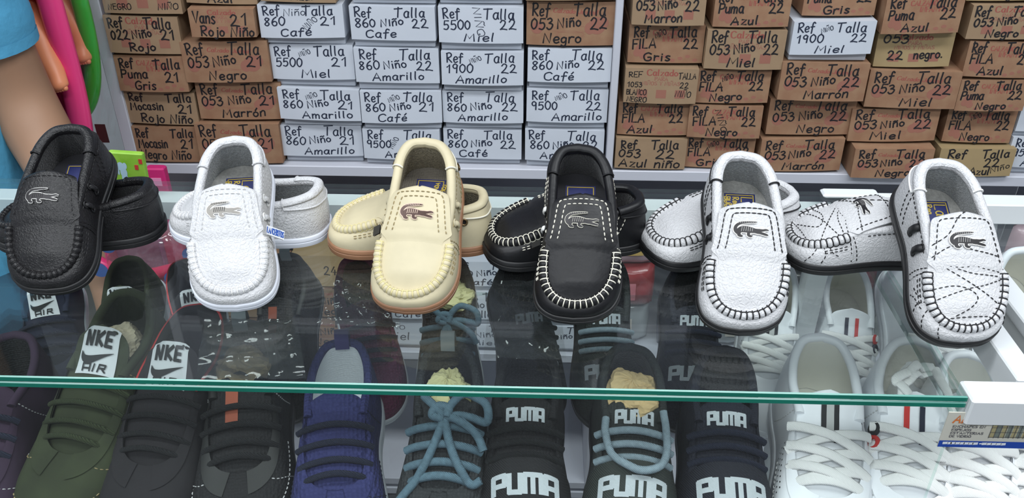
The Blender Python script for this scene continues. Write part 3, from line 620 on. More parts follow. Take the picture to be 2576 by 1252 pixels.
# ------------------------------------------------------------------ sneakers inside the case
SNK_ROWS = [(0, 8.6, 0, 8.3, 7.7), (1.8, 8.0, 1.4, 7.9, 7.5), (2.7, 6.6, 2.2, 6.5, 6.9), (2.9, 4.4, 2.45, 4.6, 6.4), (2.8, 2.4, 2.35, 2.9, 6.5), (2.9, .6, 2.2, 1.5, 6.5),
            (3.2, -1.2, 2.25, .1, 5.9), (3.45, -3.0, 2.2, -1.3, 5.35), (3.5, -4.8, 1.95, -2.6, 4.9), (3.05, -6.8, 1.4, -3.3, 4.7), (1.8, -8.2, .75, -3.6, 4.6), (0, -8.7, 0, -3.7, 4.55)]
P_BLOCK = {'P': (.9, [[(0, 0), (0, 1), (.62, 1), (.62, .44), (0, .44)]]), 'U': (.9, [[(0, 1), (0, 0), (.62, 0), (.62, 1)]]), 'M': (1.2, [[(0, 0), (0, 1), (.92, 1), (.92, 0)], [(.46, 1), (.46, 0)]]),
           'A': (.9, [[(0, 0), (0, 1), (.62, 1), (.62, 0)], [(0, .36), (.62, .36)]]), 'N': (1.0, [[(0, 0), (.1, 1), (.5, 0), (.7, 1)]]), 'I': (.42, [[(0, 0), (.08, 1)]]), 'K': (.95, [[(0, 0), (.1, 1)], [(.7, 1), (.12, .5), (.6, 0)]]),
           'E': (.85, [[(.62, 1), (.1, 1), (0, 0), (.55, 0)], [(.05, .5), (.5, .5)]]), 'R': (.95, [[(0, 0), (.1, 1), (.6, 1), (.55, .55), (.06, .5)], [(.3, .5), (.62, 0)]])}
def block_word(mb, word, h, wd, fn, k, pen=.26, cx=0, cy=0, lift=.06):
    """heavy letters: every straight is its own ribbon so the corners stay square"""
    tot = sum(P_BLOCK[c][0] for c in word)-.28; x = 0
    for c in word:
        for P in P_BLOCK[c][1]:
            P = np.array(P)
            for a, b in zip(P[:-1], P[1:]):
                q = np.array([((x+p[0])/tot*wd-wd/2+cx, (p[1]-.5)*h+cy) for p in (a, b)]); d = vnorm(q[1]-q[0])*pen*h*.32
                q[0] -= d; q[1] += d; ribbon(mb, np.linspace(q[0], q[1], 5), np.full(5, pen*h), fn, k, lift=lift)
        x += P_BLOCK[c][0]
SWOOSH = np.array([(0, .42, .02), (.05, .20, .16), (.16, .07, .26), (.32, .06, .26), (.55, .17, .18), (.8, .32, .08), (1, .44, .015)])
def sneaker(o):
    side = o.get('side', 1); S = .01
    L = Last(SNK_ROWS, z0=1.5, N=54, bend=.4, side=side, mz=.7, toe_mz=.80, out=1.03, spring=.7)
    root = empty('sneaker', (0, 0, 0), o['label'], 'sneaker', o.get('group')); up = o['upper']; tr = o.get('trim', up)
    mb = MB(); sole(mb, L, t=1.65, out=.22); mb.build('sole', o['sole'], root, scale=S, angle=50)
    mb = MB(); L.upper(mb, 12); mb.build('upper', up, root, scale=S)
    uc = 5.0/11
    U = np.linspace(-uc, uc, 70); T = L.top(U); inn = vnorm(np.column_stack([L.bnd(0, T[:, 1]*.5)-T[:, 0], T[:, 1]*.5+2.0-T[:, 1], 0*T[:, 0]])); ctr = T+inn*.22
    mb = MB(); mb.tube(ctr, .34, 9); mb.build('collar', o.get('collar', tr), root, scale=S)
    mb = MB(); Bp = L.base(U); rows = []
    for w in np.linspace(0, 1, 8):
        a = ctr+inn*.3; b = Bp*np.array([.85, .9, 0])+np.array([0, 0, 2.2]); rows.append(a*(1-w)+b*w+inn*.5*math.sin(PI*w)*(-.5))
    mb.grid(np.stack(rows, 1)); mb.build('lining', o['lining'], root, scale=S)
    mb = MB(); B = L.base(np.arange(L.M)*2.0/L.M); mb.fan(np.column_stack([B[:, 0]*.9, B[:, 1]*.93, 0*B[:, 0]+2.15])); mb.build('insole', o.get('insole', o['lining']), root, scale=S)
    # tongue
    tz = o.get('tongue', 1.0)
    pl = Plug(L, uc, [(2.2, 2.0, 6.95), (3.0, 2.0, 7.5*tz), (3.7, 1.75, 8.1*tz), (4.1, 1.1, 8.4*tz), (4.2, .3, 8.5*tz)] if o.get('long_tongue') else [(1.9, 2.05, 6.7), (2.4, 2.0, 6.95), (2.8, 1.75, 7.2), (3.05, 1.2, 7.4), (3.12, .3, 7.45)], dome=.5, dome_len=1.2, lift=-.25)
    mb = MB(); pl.plate(mb, thick=.35, inset=-.05); tongue = mb.build('tongue', o.get('tongue_mat', up), root, scale=S, angle=60)
    tp = lambda x, y: pl.pt(np.asarray(x)+L.bnd(0, 1.0), y, .03)
    if 'stripes' in o:
        for x, w, mm in o['stripes']:
            q = MB(); y = np.linspace(-.2, 2.3, 9); ribbon(q, np.column_stack([0*y+x, y]), np.full(9, w), tp, lift=.05); q.build('tongue_stripe', mm, tongue, scale=S)
    if 'patch' in o:  # white woven label on the tongue top
        q = MB(); hw, y0, y1 = 1.45, 1.35, 4.1; X, Y = np.meshgrid(np.linspace(-hw, hw, 9), np.linspace(y0, y1, 7), indexing='ij'); p, n = pl.pt(X*(1-.12*(Y-y0)/3)+L.bnd(0, 1.0), Y, .10); q.grid(p, k=0)
        pf = lambda x, y: pl.pt(np.asarray(x)+L.bnd(0, 1.0), y, .14)
        block_word(q, 'NKE', .72, 1.8, pf, 1, pen=.28, cy=3.45); sw = SWOOSH.copy(); sw = np.column_stack([sw[:, 0]*2.3-1.15, sw[:, 1]*1.4+2.15, sw[:, 2]*1.7]); sw = catmull(sw, 25); ribbon(q, sw[:, :2], sw[:, 2], pf, 1, lift=.06)
        block_word(q, 'AIR', .42, 1.7, pf, 1, pen=.26, cy=1.78); q.build('tongue_label', [o['patch'], o['patch_ink']], tongue, smooth=False, scale=S)
    if 'tongue_word' in o:
        q = MB(); block_word(q, o['tongue_word'], .8, 2.6, tp, 0, pen=.29, cy=1.75); q.build('tongue_lettering', o['ink'], tongue, smooth=False, scale=S)
    # eyelet stays along the throat
    for sg in (1, -1):
        q = MB(); us = np.linspace(uc+.02, .93, 24); us = us if sg > 0 else 2-us; rows = []
        for v in (1.0, .93, .86, .8): p, n = L.wall(us, np.full(24, v)); rows.append(p+n*(.10 if v < 1 else .12))
        q.grid(np.stack(rows, 1)); q.build('eyelet_stay', tr, root, scale=S)
    # laces
    if 'lace' in o:
        nr, lr, flat = o.get('lace_n', 4), o.get('lace_r', .24), o.get('lace_flat', 1.0)
        us = np.linspace(uc+.06, uc+.30, nr)
        for i, u in enumerate(us):
            a, b = L.top(u), L.top(2-us[min(i+1, nr-1)] if o.get('cross') else 2-u)
            def arc(a, b, lift):
                q = MB(); t = np.linspace(-.12, 1.12, 15)[:, None]; P = a+(b-a)*t; P[:, 2] += lift+.55*np.sin(PI*np.clip(t[:, 0], 0, 1))-1.2*np.clip(np.abs(t[:, 0]-.5)-.5, 0, 1)*3
                N = np.tile([0, -.35, 1.0], (15, 1)); q.tube(P, lr, 8, up=N, flat=flat); q.build('lace', o['lace'], root, scale=S)
            arc(a, b, .16)
            if o.get('cross') and i < nr-1: arc(L.top(2-u), L.top(us[i+1]), .26)
    if 'loops' in o:
        for P in o['loops']:
            q = MB(); Q = catmull(np.array(P, float), 40); z = np.array([float(pl.z(x, np.clip(y, -3.4, 4))) for x, y in Q[:, :2]]); q.tube(np.column_stack([Q[:, 0]+L.bnd(0, 0), Q[:, 1], z+Q[:, 2]]), o.get('lace_r', .24), 8, flat=o.get('lace_flat', 1.0)); q.build('lace', o['lace'], root, scale=S)
    # elastic strap over the forefoot with heavy woven letters
    if 'strap' in o:
        y0, y1 = -5.4, -1.9
        def sf(x, y):
            x, y = np.broadcast_arrays(np.asarray(x, float), np.asarray(y, float)); f = (y-y0)/(y1-y0)
            def zz(x, y):
                f = (y-y0)/(y1-y0); hw = 3.62-.16*f; H = 3.55+1.35*f; return 1.75+H*np.maximum(1-np.abs(x/hw)**2.7, .0005)**(1/2.0)
            e = .02; z = zz(x, y); n = vnorm(np.stack([-(zz(x+e, y)-zz(x-e, y))/(2*e), -(zz(x, y+e)-zz(x, y-e))/(2*e), np.ones_like(z)], -1))
            return np.stack([x+L.bnd(0, y), y, z], -1), n
        q = MB(); th = np.linspace(-PI/2, PI/2, 41); Y = np.linspace(y0, y1, 9); F = (Y-y0)/(y1-y0); X = np.sin(th)[None]*(3.62-.16*F)[:, None]*.9995
        p, n = sf(X, np.broadcast_to(Y[:, None], X.shape)); q.grid(p, k=0); q.grid(p-n*.2, flip=True, k=0); q.grid(np.stack([p[0], p[0]-n[0]*.25], 1), k=0); q.grid(np.stack([p[-1], p[-1]-n[-1]*.25], 1), k=0)
        st = q.build('strap', o['strap'], root, scale=S); q = MB(); block_word(q, 'PUMA', 1.15, 4.4, sf, 0, pen=.3, cy=(y0+y1)/2); q.build('strap_lettering', o['ink'], st, smooth=False, scale=S)
    # heel pull tab
    if 'tab' in o:
        q = MB(); t = np.linspace(0, PI, 13); P = np.column_stack([0*t+L.bnd(0, 8.3), 8.35-.75*np.cos(t)*.9-.2, 7.4+1.5*np.sin(t)]); N = np.column_stack([0*t, np.cos(t), -np.sin(t)])
        X = np.array([-.55, -.2, .2, .55]); G = P[:, None]+X[None, :, None]*np.array([1, 0, 0]); q.grid(G); q.grid(G+N[:, None]*.12, flip=True); q.build('pull_tab', o['tab'], root, scale=S)
    if 'rim' in o:  # coloured piping along the collar
        q = MB(); q.tube(T+np.array([0, 0, .1])-inn*.12, .12, 6); q.build('collar_piping', o['rim'], root, scale=S)
    if 'eye' in o:
        for (sg, u, mm) in o['eye']:
            q = MB(); p, n = L.wall(np.array(u if sg > 0 else 2-u), np.array(.9)); a = np.linspace(0, 2*PI, 16, endpoint=False); x = vnorm(np.cross(n, [0, 0, 1.])); y = np.cross(n, x); q.tube(p+n*.14+.38*(np.cos(a)[:, None]*x+np.sin(a)[:, None]*y), .17, 6, closed=True); q.build('eyelet', mm, root, scale=S)
    if o.get('perf'):
        q = MB()
        for sg in (1, -1):
            for i in range(9):
                for j in range(3):
                    p, n = L.wall(np.array((.50+i*.022) if sg > 0 else 2-(.50+i*.022)), np.array(.42+j*.1)); a = np.linspace(0, 2*PI, 6, endpoint=False); x = vnorm(np.cross(n, [0, 0, 1.])); y = np.cross(n, x); q.fan(p+n*.03+.07*(np.cos(a)[:, None]*x+np.sin(a)[:, None]*y))
        q.build('perforations', M_BLACKHOLE, root, scale=S, smooth=False)
    if 'seams' in o:
        q = MB()
        for sg in (1, -1):
            for uv in (((.30, .15), (.36, .5), (.42, .95)), ((.62, .1), (.70, .5), (.80, .85)), ((.52, .35), (.75, .42), (.97, .5))):
                w = catmull(np.array(uv), 30); p, n = L.wall(w[:, 0] if sg > 0 else 2-w[:, 0], w[:, 1]); dashes(q, p+n*.02, n, dash=.24, gap=.14, w=.07)
        q.build('stitching', o['seams'], root, scale=S)
    return root, L, pl
M_PAPER = mat('stuffing_paper', (206, 180, 132), .85, bump=('noise', 120, .5, .003), var=.1, vscale=60)
M_NEWS = mat('yellowed_paper', (204, 198, 148), .85, bump=('noise', 120, .5, .003), var=.08)
def crumple(name, label, c, r, M, seed, squash=(1, 1, .8), group=None, R=None):
    """a ball of crushed paper"""
    rs = np.random.RandomState(seed); n, m = 40, 26; th = np.linspace(0, 2*PI, n, endpoint=False); ph = np.linspace(.06, PI-.06, m)
    D = np.stack([np.sin(ph)[:, None]*np.cos(th), np.sin(ph)[:, None]*np.sin(th), np.cos(ph)[:, None]*np.ones(n)], -1)
    K = vnorm(rs.normal(size=(46, 3))); h = rs.uniform(.74, 1.04, 46); C = vnorm(rs.normal(size=(7, 3)))
    rr = np.min([np.where((D@k) > .25, q/np.maximum(D@k, .25), 9) for k, q in zip(K, h)], axis=0)
    rr = np.clip(rr, .6, 1.2)+.22*sum(np.clip(D@c_-.72, 0, 1)*3 for c_ in C)*.5
    for c_ in vnorm(rs.normal(size=(9, 3))): rr = rr-.10*np.exp(-((D@c_-rs.uniform(-.4, .6))/.07)**2)
    D = D+rs.uniform(-.025, .025, D.shape)
    mb = MB(); G = D*rr[..., None]*r*np.array(squash)
    if R is not None: G = G @ np.asarray(R).T
    mb.grid(G, cv=True, flip=True); mb.fan(G[0]); mb.fan(G[-1], flip=True)
    ob = mb.build(name, M, smooth=False); ob.location = tuple(float(v) for v in c); return tag(ob, label, 'paper', group)
CASE_SHELF = GLASS_Z-.215
W_BLACK = mat('black_webbing', (23, 23, 25), .8, bump=('wave', 260, .5, .001)); W_GREEN = mat('dark_green_grey_webbing', (48, 54, 50), .8, bump=('wave', 260, .5, .001)); W_NAVY = mat('navy_webbing', (23, 25, 36), .8, bump=('wave', 260, .5, .001))
K_BLACK = mat('black_knit', (23, 23, 25), .85, bump=('mesh', 420, .6, .002)); K_NAVY = mat('navy_mesh', (44, 48, 98), .85, bump=('mesh', 330, .8, .003)); K_NAVY2 = mat('navy_knit', (23, 26, 39), .85, bump=('mesh', 500, .5, .002))
K_GREY = mat('charcoal_mesh', (47, 50, 52), .85, bump=('mesh', 420, .8, .003)); K_GREEN = mat('green_grey_knit', (44, 48, 47), .85, bump=('mesh', 500, .5, .002)); K_BURG = mat('burgundy_mesh', (92, 32, 64), .85, bump=('mesh', 330, .7, .003))
V_OLIVE = mat('olive_nubuck', (48, 55, 34), .9, bump=('noise', 180, .3, .001), var=.2, vscale=50); V_BLACK = mat('black_nubuck', (31, 29, 32), .9, bump=('noise', 180, .3, .001), var=.15); V_NAVY = mat('navy_nubuck', (26, 31, 52), .9, bump=('noise', 180, .3, .001))
V_PURP = mat('plum_nubuck', (52, 36, 56), .9, bump=('noise', 180, .3, .001), var=.2); F_WHITE = mat('white_sneaker_leather', (244, 247, 251), .4, bump=('noise', 200, .08, .0005)); W_MESH = mat('cream_mesh_lining', (250, 248, 238), .9, bump=('noise', 500, .15, .001))
LACE_BLUE = mat('steel_blue_lace', (92, 118, 132), .85, bump=('wave', 420, .45, .002), var=.12, vscale=300); LACE_GREY = mat('blue_grey_lace', (140, 158, 168), .85, bump=('wave', 420, .45, .002), var=.1, vscale=300)
LACE_BLACK = mat('black_lace', (30, 31, 34), .85, bump=('wave', 420, .8, .003)); LACE_NAVY = mat('navy_lace', (36, 42, 66), .85, bump=('wave', 420, .8, .003)); LACE_WHITE = mat('white_lace', (248, 248, 246), .85, bump=('wave', 420, .3, .001)); LACE_OLIVE = mat('olive_lace', (62, 72, 44), .9, bump=('wave', 420, .8, .003))
INK_WHITE = mat('white_embroidery', (214, 222, 228), .8, bump=('wave', 500, .6, .002)); P_WHITE = mat('white_woven_label', (214, 218, 222), .7); INK_BLACK = mat('black_print', (26, 28, 30), .7)
ST_RED = mat('red_webbing', (204, 52, 46), .8); ST_NAVY = mat('navy_stripe', (30, 34, 54), .8); ST_GREY = mat('grey_stripe', (190, 192, 190), .8); TAB_GREY = mat('grey_pull_tab', (138, 148, 152), .8); TAB_NAVY = mat('navy_pull_tab', (54, 48, 104), .8); RIM_RED = mat('red_piping', (206, 54, 54), .6)
ORANGE = mat('orange_patch', (150, 70, 40), .6); S_GREYW = mat('off_white_rubber', (198, 204, 210), .5); LIN_WHITE = mat('white_spacer_mesh', (238, 242, 246), .9, bump=('mesh', 420, .3, .002)); LIN_DARK = mat('charcoal_lining', (42, 44, 47), .95, bump=('mesh', 420, .8, .003)); LIN_OLIVE = mat('dark_olive_lining', (44, 52, 34), .95)
G_SNK = 'sneakers standing in the front row of the glass case'; G_SNK2 = 'sneakers propped in the second row of the glass case'
PUMAB = dict(tongue_word='PUMA', ink=INK_WHITE, lace_n=5, lace_r=.27)
BOW = [[(.0, .9, .9), (-.9, 1.6, 1.3), (-1.6, 2.4, 1.0), (-1.4, 2.6, .7)], [(0, .9, .9), (.6, 1.7, 1.3), (1.6, 2.2, 1.7), (3.0, 1.6, 2.0), (3.2, .6, 1.6), (2.3, .9, 1.2), (1.0, 1.0, 1.0), (0, .8, .9)], [(0, .9, .9), (1.0, .6, 1.2), (2.4, -.2, 1.4), (3.0, -1.2, 1.2)],
       [(0, .9, .9), (-.5, -.6, .9), (-1.2, -2.2, .8), (-2.4, -3.8, .4), (-3.0, -4.6, .1)], [(0, .9, .9), (.5, -.8, .9), (1.2, -2.2, .8), (2.2, -3.2, .6), (2.9, -3.0, .8)], [(-.1, .7, 1.0), (-.9, .9, 1.2), (-.5, 1.5, 1.2), (.3, 1.4, 1.1), (.2, .7, 1.2)]]
DROOP = [[(-2.1, 1.5, .6), (-2.1, .2, 1.0), (-1.5, -1.7, 1.5), (.1, -2.9, 2.0), (1.6, -2.6, 2.0), (2.3, -1.1, 1.3), (2.3, .8, .8), (2.1, 2.2, .6)]]
NK = dict(long_tongue=True, lining=LIN_OLIVE, patch=P_WHITE, patch_ink=INK_BLACK, lace_n=4, lace_r=.2)
ROW1 = [  # look, heel collar px, forefoot px
 (dict(side=1, upper=V_PURP, sole=S_GREYW, lining=LIN_DARK, lace=LACE_NAVY, seams=T_GREY, label='plum and white sneaker cut off by the picture edge, beside the olive sneaker'), (20, 800), (-90, 1170)),
 (dict(NK, paper=(mat('pale_stuffing_paper', (212, 200, 172), .85), .026, 'pale crushed paper inside the olive sneaker'), side=-1, upper=V_OLIVE, sole=S_GREYW, lace=LACE_OLIVE, seams=T_BEIGE, label='olive green sneaker with a white tongue label and paper inside, behind the front glass'), (350, 770), (190, 1180)),
 (dict(NK, side=1, upper=V_BLACK, sole=S_GREYW, lining=V_BLACK, lace=LACE_BLACK, rim=RIM_RED, label='black sneaker with red collar piping and white tongue label, behind the front glass'), (500, 780), (385, 1190)),
 (dict(paper=(M_PAPER, .030, 'torn brown paper inside the black mesh sneaker'), side=-1, upper=K_BLACK, sole=S_BLACK, lining=LIN_DARK, lace=LACE_BLACK, tab=TAB_GREY, trim=mat('black_overlay', (30, 31, 30), .6), seams=T_GREY, stripes=((-.6, .9, ORANGE),), label='black mesh sneaker stuffed with torn brown paper, with a small orange tongue patch'), (620, 840), (600, 1190)),
 (dict(side=1, upper=K_NAVY, sole=S_GREYW, lining=LIN_WHITE, insole=LIN_WHITE, lace=LACE_NAVY, tab=TAB_NAVY, collar=K_NAVY, seams=LACE_NAVY, label='navy mesh sneaker with a pale inside and purple-blue pull tab'), (858, 870), (845, 1200)),
 (dict(paper=(M_NEWS, .024, 'yellowed paper inside the charcoal sneaker tied with steel blue laces'), side=-1, upper=K_GREY, sole=S_GREYW, lining=LIN_DARK, lace=LACE_BLUE, lace_r=.32, tab=TAB_GREY, loops=BOW, label='charcoal mesh sneaker tied with thick steel blue laces in a bow'), (1135, 880), (1100, 1190)),
 (dict(PUMAB, side=1, upper=K_BLACK, sole=S_BLACK, lining=LIN_DARK, lace=LACE_BLACK, strap=W_BLACK, label='all-black sneaker with white letters on its black forefoot strap'), (1330, 870), (1325, 1208)),
 (dict(PUMAB, paper=(M_PAPER, .027, 'brown crushed paper inside the grey-green sneaker'), side=-1, upper=K_GREEN, sole=S_BLACK, lining=LIN_BLACK, lace=LACE_GREY, strap=W_GREEN, lace_r=.29, loops=DROOP, label='dark grey-green sneaker with grey rope laces and white strap letters'), (1590, 880), (1588, 1206)),
 (dict(PUMAB, side=1, upper=K_NAVY2, sole=S_BLACK, lining=LIN_DARK, lace=LACE_NAVY, strap=W_NAVY, label='dark navy sneaker with white letters on its navy forefoot strap, front row'), (1820, 870), (1845, 1212)),
 (dict(side=-1, upper=F_WHITE, sole=F_WHITE, lining=W_MESH, lace=LACE_WHITE, lace_r=.36, lace_flat=.35, cross=True, lace_n=4, perf=True, stripes=((-.42, .34, INK_BLACK), (0, .5, ST_GREY), (.42, .34, INK_BLACK)), seams=T_GREY, label='white leather sneaker with black and grey striped tongue, front row of the case'), (2068, 860), (2085, 1210)),
 (dict(side=1, upper=F_WHITE, sole=F_WHITE, lining=W_MESH, lace=LACE_WHITE, lace_r=.36, lace_flat=.35, cross=True, lace_n=4, perf=True, eye=((-1, .50, INK_BLACK), (-1, .555, ST_RED)), loops=[[(-.6, 2.4, .9), (-1.4, 3.4, 1.2), (.2, 4.6, 1.4), (1.2, 5.0, 1.2)], [(1.2, 5.0, 1.2), (1.6, 3.6, 1.2), (2.4, 2.2, .8), (2.2, 1.2, .5)], [(-1.0, 2.2, .8), (-.8, 3.4, .9), (.6, 4.4, 1.1), (1.4, 4.8, 1.0)]], stripes=((-.5, .36, ST_RED), (.5, .36, ST_NAVY)), seams=T_GREY,
  label='white leather sneaker with red and navy striped tongue, beside the advertising card'), (2285, 880), (2312, 1210))]
def stand(root, heel_px, fore_px, pitch, toe_y, shelf, k=1.0):
    """toe on the shelf at depth toe_y; heel and forefoot give the direction"""
    c, s = math.cos(rad(pitch)), math.sin(rad(pitch)); q = .01*k
    zh, zf, yh, yf = shelf+(16.9*s+8*c)*q, shelf+(5.5*s+5*c)*q, toe_y+(16.9*c-8*s)*q, toe_y+(5.5*c-5*s)*q
    xh, xf = on_y(*heel_px, yh)[0], on_y(*fore_px, yf)[0]; yaw = math.degrees(math.atan2(-(xh-xf), yh-yf))
    Rm = rotm(0, 0, yaw) @ rotm(pitch, 0, 0); loc = np.array([xf, yf, zf])-Rm @ np.array([0, -3.2, 5.0])*q
    root.location = tuple(loc); root.rotation_euler = Matrix(Rm.tolist()).to_euler(); root.scale = (k,)*3; settle(root, shelf); return Rm
def stuffing(r, M_, rr, lab, seed, lp=(0, 4.3, 6.0)):
    Mx = Matrix.LocRotScale(r.location, r.rotation_euler, r.scale); c = Mx @ Vector([v*.01 for v in lp]); crumple('crushed_paper', lab, c, rr, M_, seed, (1, 1.1, .8), 'paper stuffing in the sneakers')
for i, (o, hp_, fp_) in enumerate(ROW1):
    pit, ty, k = {1: (14, .452, 1.2), 2: (13, .445, 1.15), 3: (10, .44, 1.12), 9: (10, .427, 1.15), 10: (10, .427, 1.15)}.get(i, (8, .426, 1.09))
    o = dict(o, group=G_SNK); pap = o.pop('paper', None); r, L, pl = sneaker(o); stand(r, hp_, fp_, pit, ty, CASE_SHELF, k)
    if pap: stuffing(r, *pap, 11+i)
ROW2 = [
 (dict(NK, side=1, upper=V_NAVY, sole=S_GREYW, lining=V_NAVY, lace=LACE_NAVY, label='navy sneaker with a white tongue label, behind the plum sneaker at the picture edge'), (120, 690), (120, 860)),
 (dict(NK, side=1, upper=V_OLIVE, sole=S_GREYW, lace=LACE_OLIVE, seams=T_BEIGE, label='olive green sneaker with white tongue label, propped behind its olive mate below the pink bag'), (320, 655), (300, 860)),
 (dict(NK, side=-1, upper=V_BLACK, sole=S_GREYW, lining=V_BLACK, lace=LACE_BLACK, rim=RIM_RED, label='black sneaker with red piping, propped behind the white loafer toe'), (480, 700), (500, 860)),
 (dict(side=1, upper=K_BLACK, sole=S_BLACK, lining=LIN_DARK, lace=LACE_BLACK, tab=TAB_GREY, trim=mat('black_overlay', (30, 31, 30), .6), stripes=((-.6, .9, ORANGE),), label='black mesh sneaker with a grey heel pull tab, propped below the VANS ROJO box'.replace('the VANS ROJO', 'a kraft')), (725, 690), (690, 850)),
 (dict(side=-1, upper=K_BURG, sole=S_GREYW, lining=LIN_DARK, lace=LACE_NAVY, collar=K_BURG, label='burgundy mesh sneaker propped behind the navy mesh one'), (905, 720), (930, 880)),
 (dict(paper=(M_NEWS, .022, 'yellowed paper inside the second-row charcoal sneaker'), side=1, upper=K_GREY, sole=S_GREYW, lining=LIN_DARK, lace=LACE_BLUE, lace_r=.32, tab=TAB_GREY, loops=BOW, label='charcoal sneaker with steel blue bow, propped behind its mate beside the beige loafer toe'), (1130, 715), (1130, 880)),
 (dict(PUMAB, side=-1, upper=K_BLACK, sole=S_BLACK, lining=LIN_DARK, lace=LACE_BLACK, strap=W_BLACK, tab=W_BLACK, label='all-black sneaker propped in the second row, left of the black loafer toe'), (1300, 695), (1345, 850)),
 (dict(PUMAB, side=1, upper=K_GREEN, sole=S_BLACK, lining=LIN_BLACK, lace=LACE_GREY, strap=W_GREEN, lace_r=.29, tab=TAB_GREY, label='grey-green sneaker with grey rope laces, propped in the second row under the black loafer toe'), (1520, 735), (1535, 880)),
 (dict(PUMAB, side=-1, upper=K_NAVY2, sole=S_BLACK, lining=LIN_DARK, lace=LACE_NAVY, strap=W_NAVY, tab=W_NAVY, label='dark navy sneaker propped in the second row, beside the plain white loafer toe'), (1735, 720), (1745, 880)),
 (dict(side=1, upper=F_WHITE, sole=F_WHITE, lining=W_MESH, lace=LACE_WHITE, lace_r=.36, lace_flat=.35, cross=True, lace_n=4, perf=True, stripes=((-.42, .34, INK_BLACK), (0, .5, ST_GREY), (.42, .34, INK_BLACK)), label='white leather sneaker with grey-striped tongue, propped second row right of the plain white loafer'), (1935, 760), (1950, 880)),
 (dict(side=-1, upper=F_WHITE, sole=F_WHITE, lining=W_MESH, lace=LACE_WHITE, lace_r=.36, lace_flat=.35, cross=True, lace_n=4, eye=((1, .50, ST_RED), (1, .555, ST_NAVY)), stripes=((-.5, .36, ST_NAVY), (.5, .36, ST_RED)), label='white leather sneaker with red and navy stripes, propped under the scribbled loafers'), (2120, 735), (2150, 870))]
for i, (o, hp_, fp_) in enumerate(ROW2):
    pit, ty, k = (30, .60, .85) if i < 3 else (32, .60, .88)
    o = dict(o, group=G_SNK2); pap = o.pop('paper', None); r, L, pl = sneaker(o); stand(r, hp_, fp_, pit, ty, CASE_SHELF, k)
    if pap: stuffing(r, *pap, 31+i)
# ------------------------------------------------------------------ display case, neighbour case, shop shell
GL_TOP = glass_mat('clear_glass', (.98, .995, .99), haze=.005); GL_IN = glass_mat('bonded_glass_face', (.985, .998, .992), boost=.05); GL_EDGE = mat('green_glass_edge', (20, 116, 98), .18, var=.15, vscale=14, coat=.5); GL_RIM = mat('pale_glass_bevel', (104, 164, 152), .2)
ALU = mat('white_aluminium', (222, 226, 228), .35); ALU_D = mat('grey_gasket', (96, 100, 100), .6)
FR_Y, BK_Y, RT_X = .4115, .674, .2665
def pane(mb, x0, x1, y0, y1, z0, z1, b=.0008, axis='z', lo=0, hi=0):
    """thin glass sheet: clear faces, green edges, pale bevels; axis = thickness direction"""
    def ring(i, z): return [(x0+i, y0+i, z), (x1-i, y0+i, z), (x1-i, y1-i, z), (x0+i, y1-i, z)]
    R = [ring(b, z0), ring(0, z0+b), ring(0, z1-b), ring(b, z1)]
    P = {'z': lambda p: p, 'y': lambda p: (p[0], p[2], p[1])}[axis]
    R = [[P(p) for p in r] for r in R]
    for i in range(3):   # front edge shows green; the other edges are seen through the glass
        for j in range(4):
            k = {1: 1}.get(i, 2) if (j == 0 and axis == 'z') else (4 if i == 1 else 0)
            q = [R[i][j], R[i][(j+1) % 4], R[i+1][(j+1) % 4], R[i+1][j]]; mb.add(q, [(0, 1, 2, 3)], k)
    mb.add(R[0], [(3, 2, 1, 0)], lo); mb.add(R[3], [(0, 1, 2, 3)], hi)
case = empty('display_case', (0, FR_Y, 0), 'glass display case with green-edged double glass top that carries the loafers', 'display case')
def cpart(name, mb, mats, parent, smooth=False):
    o = mb.build(name, mats, parent, smooth=smooth); o.matrix_parent_inverse = Matrix.Translation(-parent.location); return o
GL_SIDE = glass_mat('green_tinted_glass', (.82, .94, .90)); GLM = [GL_TOP, GL_EDGE, GL_RIM, GL_IN, GL_SIDE]
for z0, z1, lo, hi in ((GLASS_Z-.0046, GLASS_Z, 3, 0), (GLASS_Z-.0094, GLASS_Z-.0048, 0, 3)):
    mb = MB(); pane(mb, -.95, RT_X, FR_Y, BK_Y, z0, z1, lo=lo, hi=hi); cpart('top_pane', mb, GLM, case)
mb = MB(); pane(mb, -.945, RT_X, .33, GLASS_Z-.0096, FR_Y+.004, FR_Y+.009, axis='y'); cpart('front_pane', mb, GLM, case)
mb = MB(); pane(mb, -.94, RT_X-.006, FR_Y+.011, .82, CASE_SHELF-.0062, CASE_SHELF-.0002); cpart('shelf_pane', mb, GLM, case)
mb = MB(); mb.box((-.342, .6645, GLASS_Z-.0195), (1.2, .019, .019), bevel=.001); cpart('back_rail', mb, ALU, case)
for x in (-.935, RT_X-.013):
    for y in (FR_Y+.022, .664):
        if x > 0 and y < .5: continue
        mb = MB(); mb.box((x, y, .49), (.018, .018, .98), bevel=.001); cpart('post', mb, ALU, case)
mb = MB(); mb.box((-.34, .57, .165), (1.2, .3, .33), bevel=.003); cpart('base_cabinet', mb, mat('white_melamine', (214, 216, 220), .45), case)
mb = MB(); c0, c1 = on_z(2065, 478, 1.003), on_z(2205, 478, 1.003); mb.box((0, 0, .0018), (c1[0]-c0[0], .013, .0035), bevel=.0014)
clip = mb.build('aluminium_clip', ALU, smooth=False); clip.location = ((c0[0]+c1[0])/2, .667, GLASS_Z); tag(clip, 'short white aluminium clip on the back edge of the glass top', 'clip')
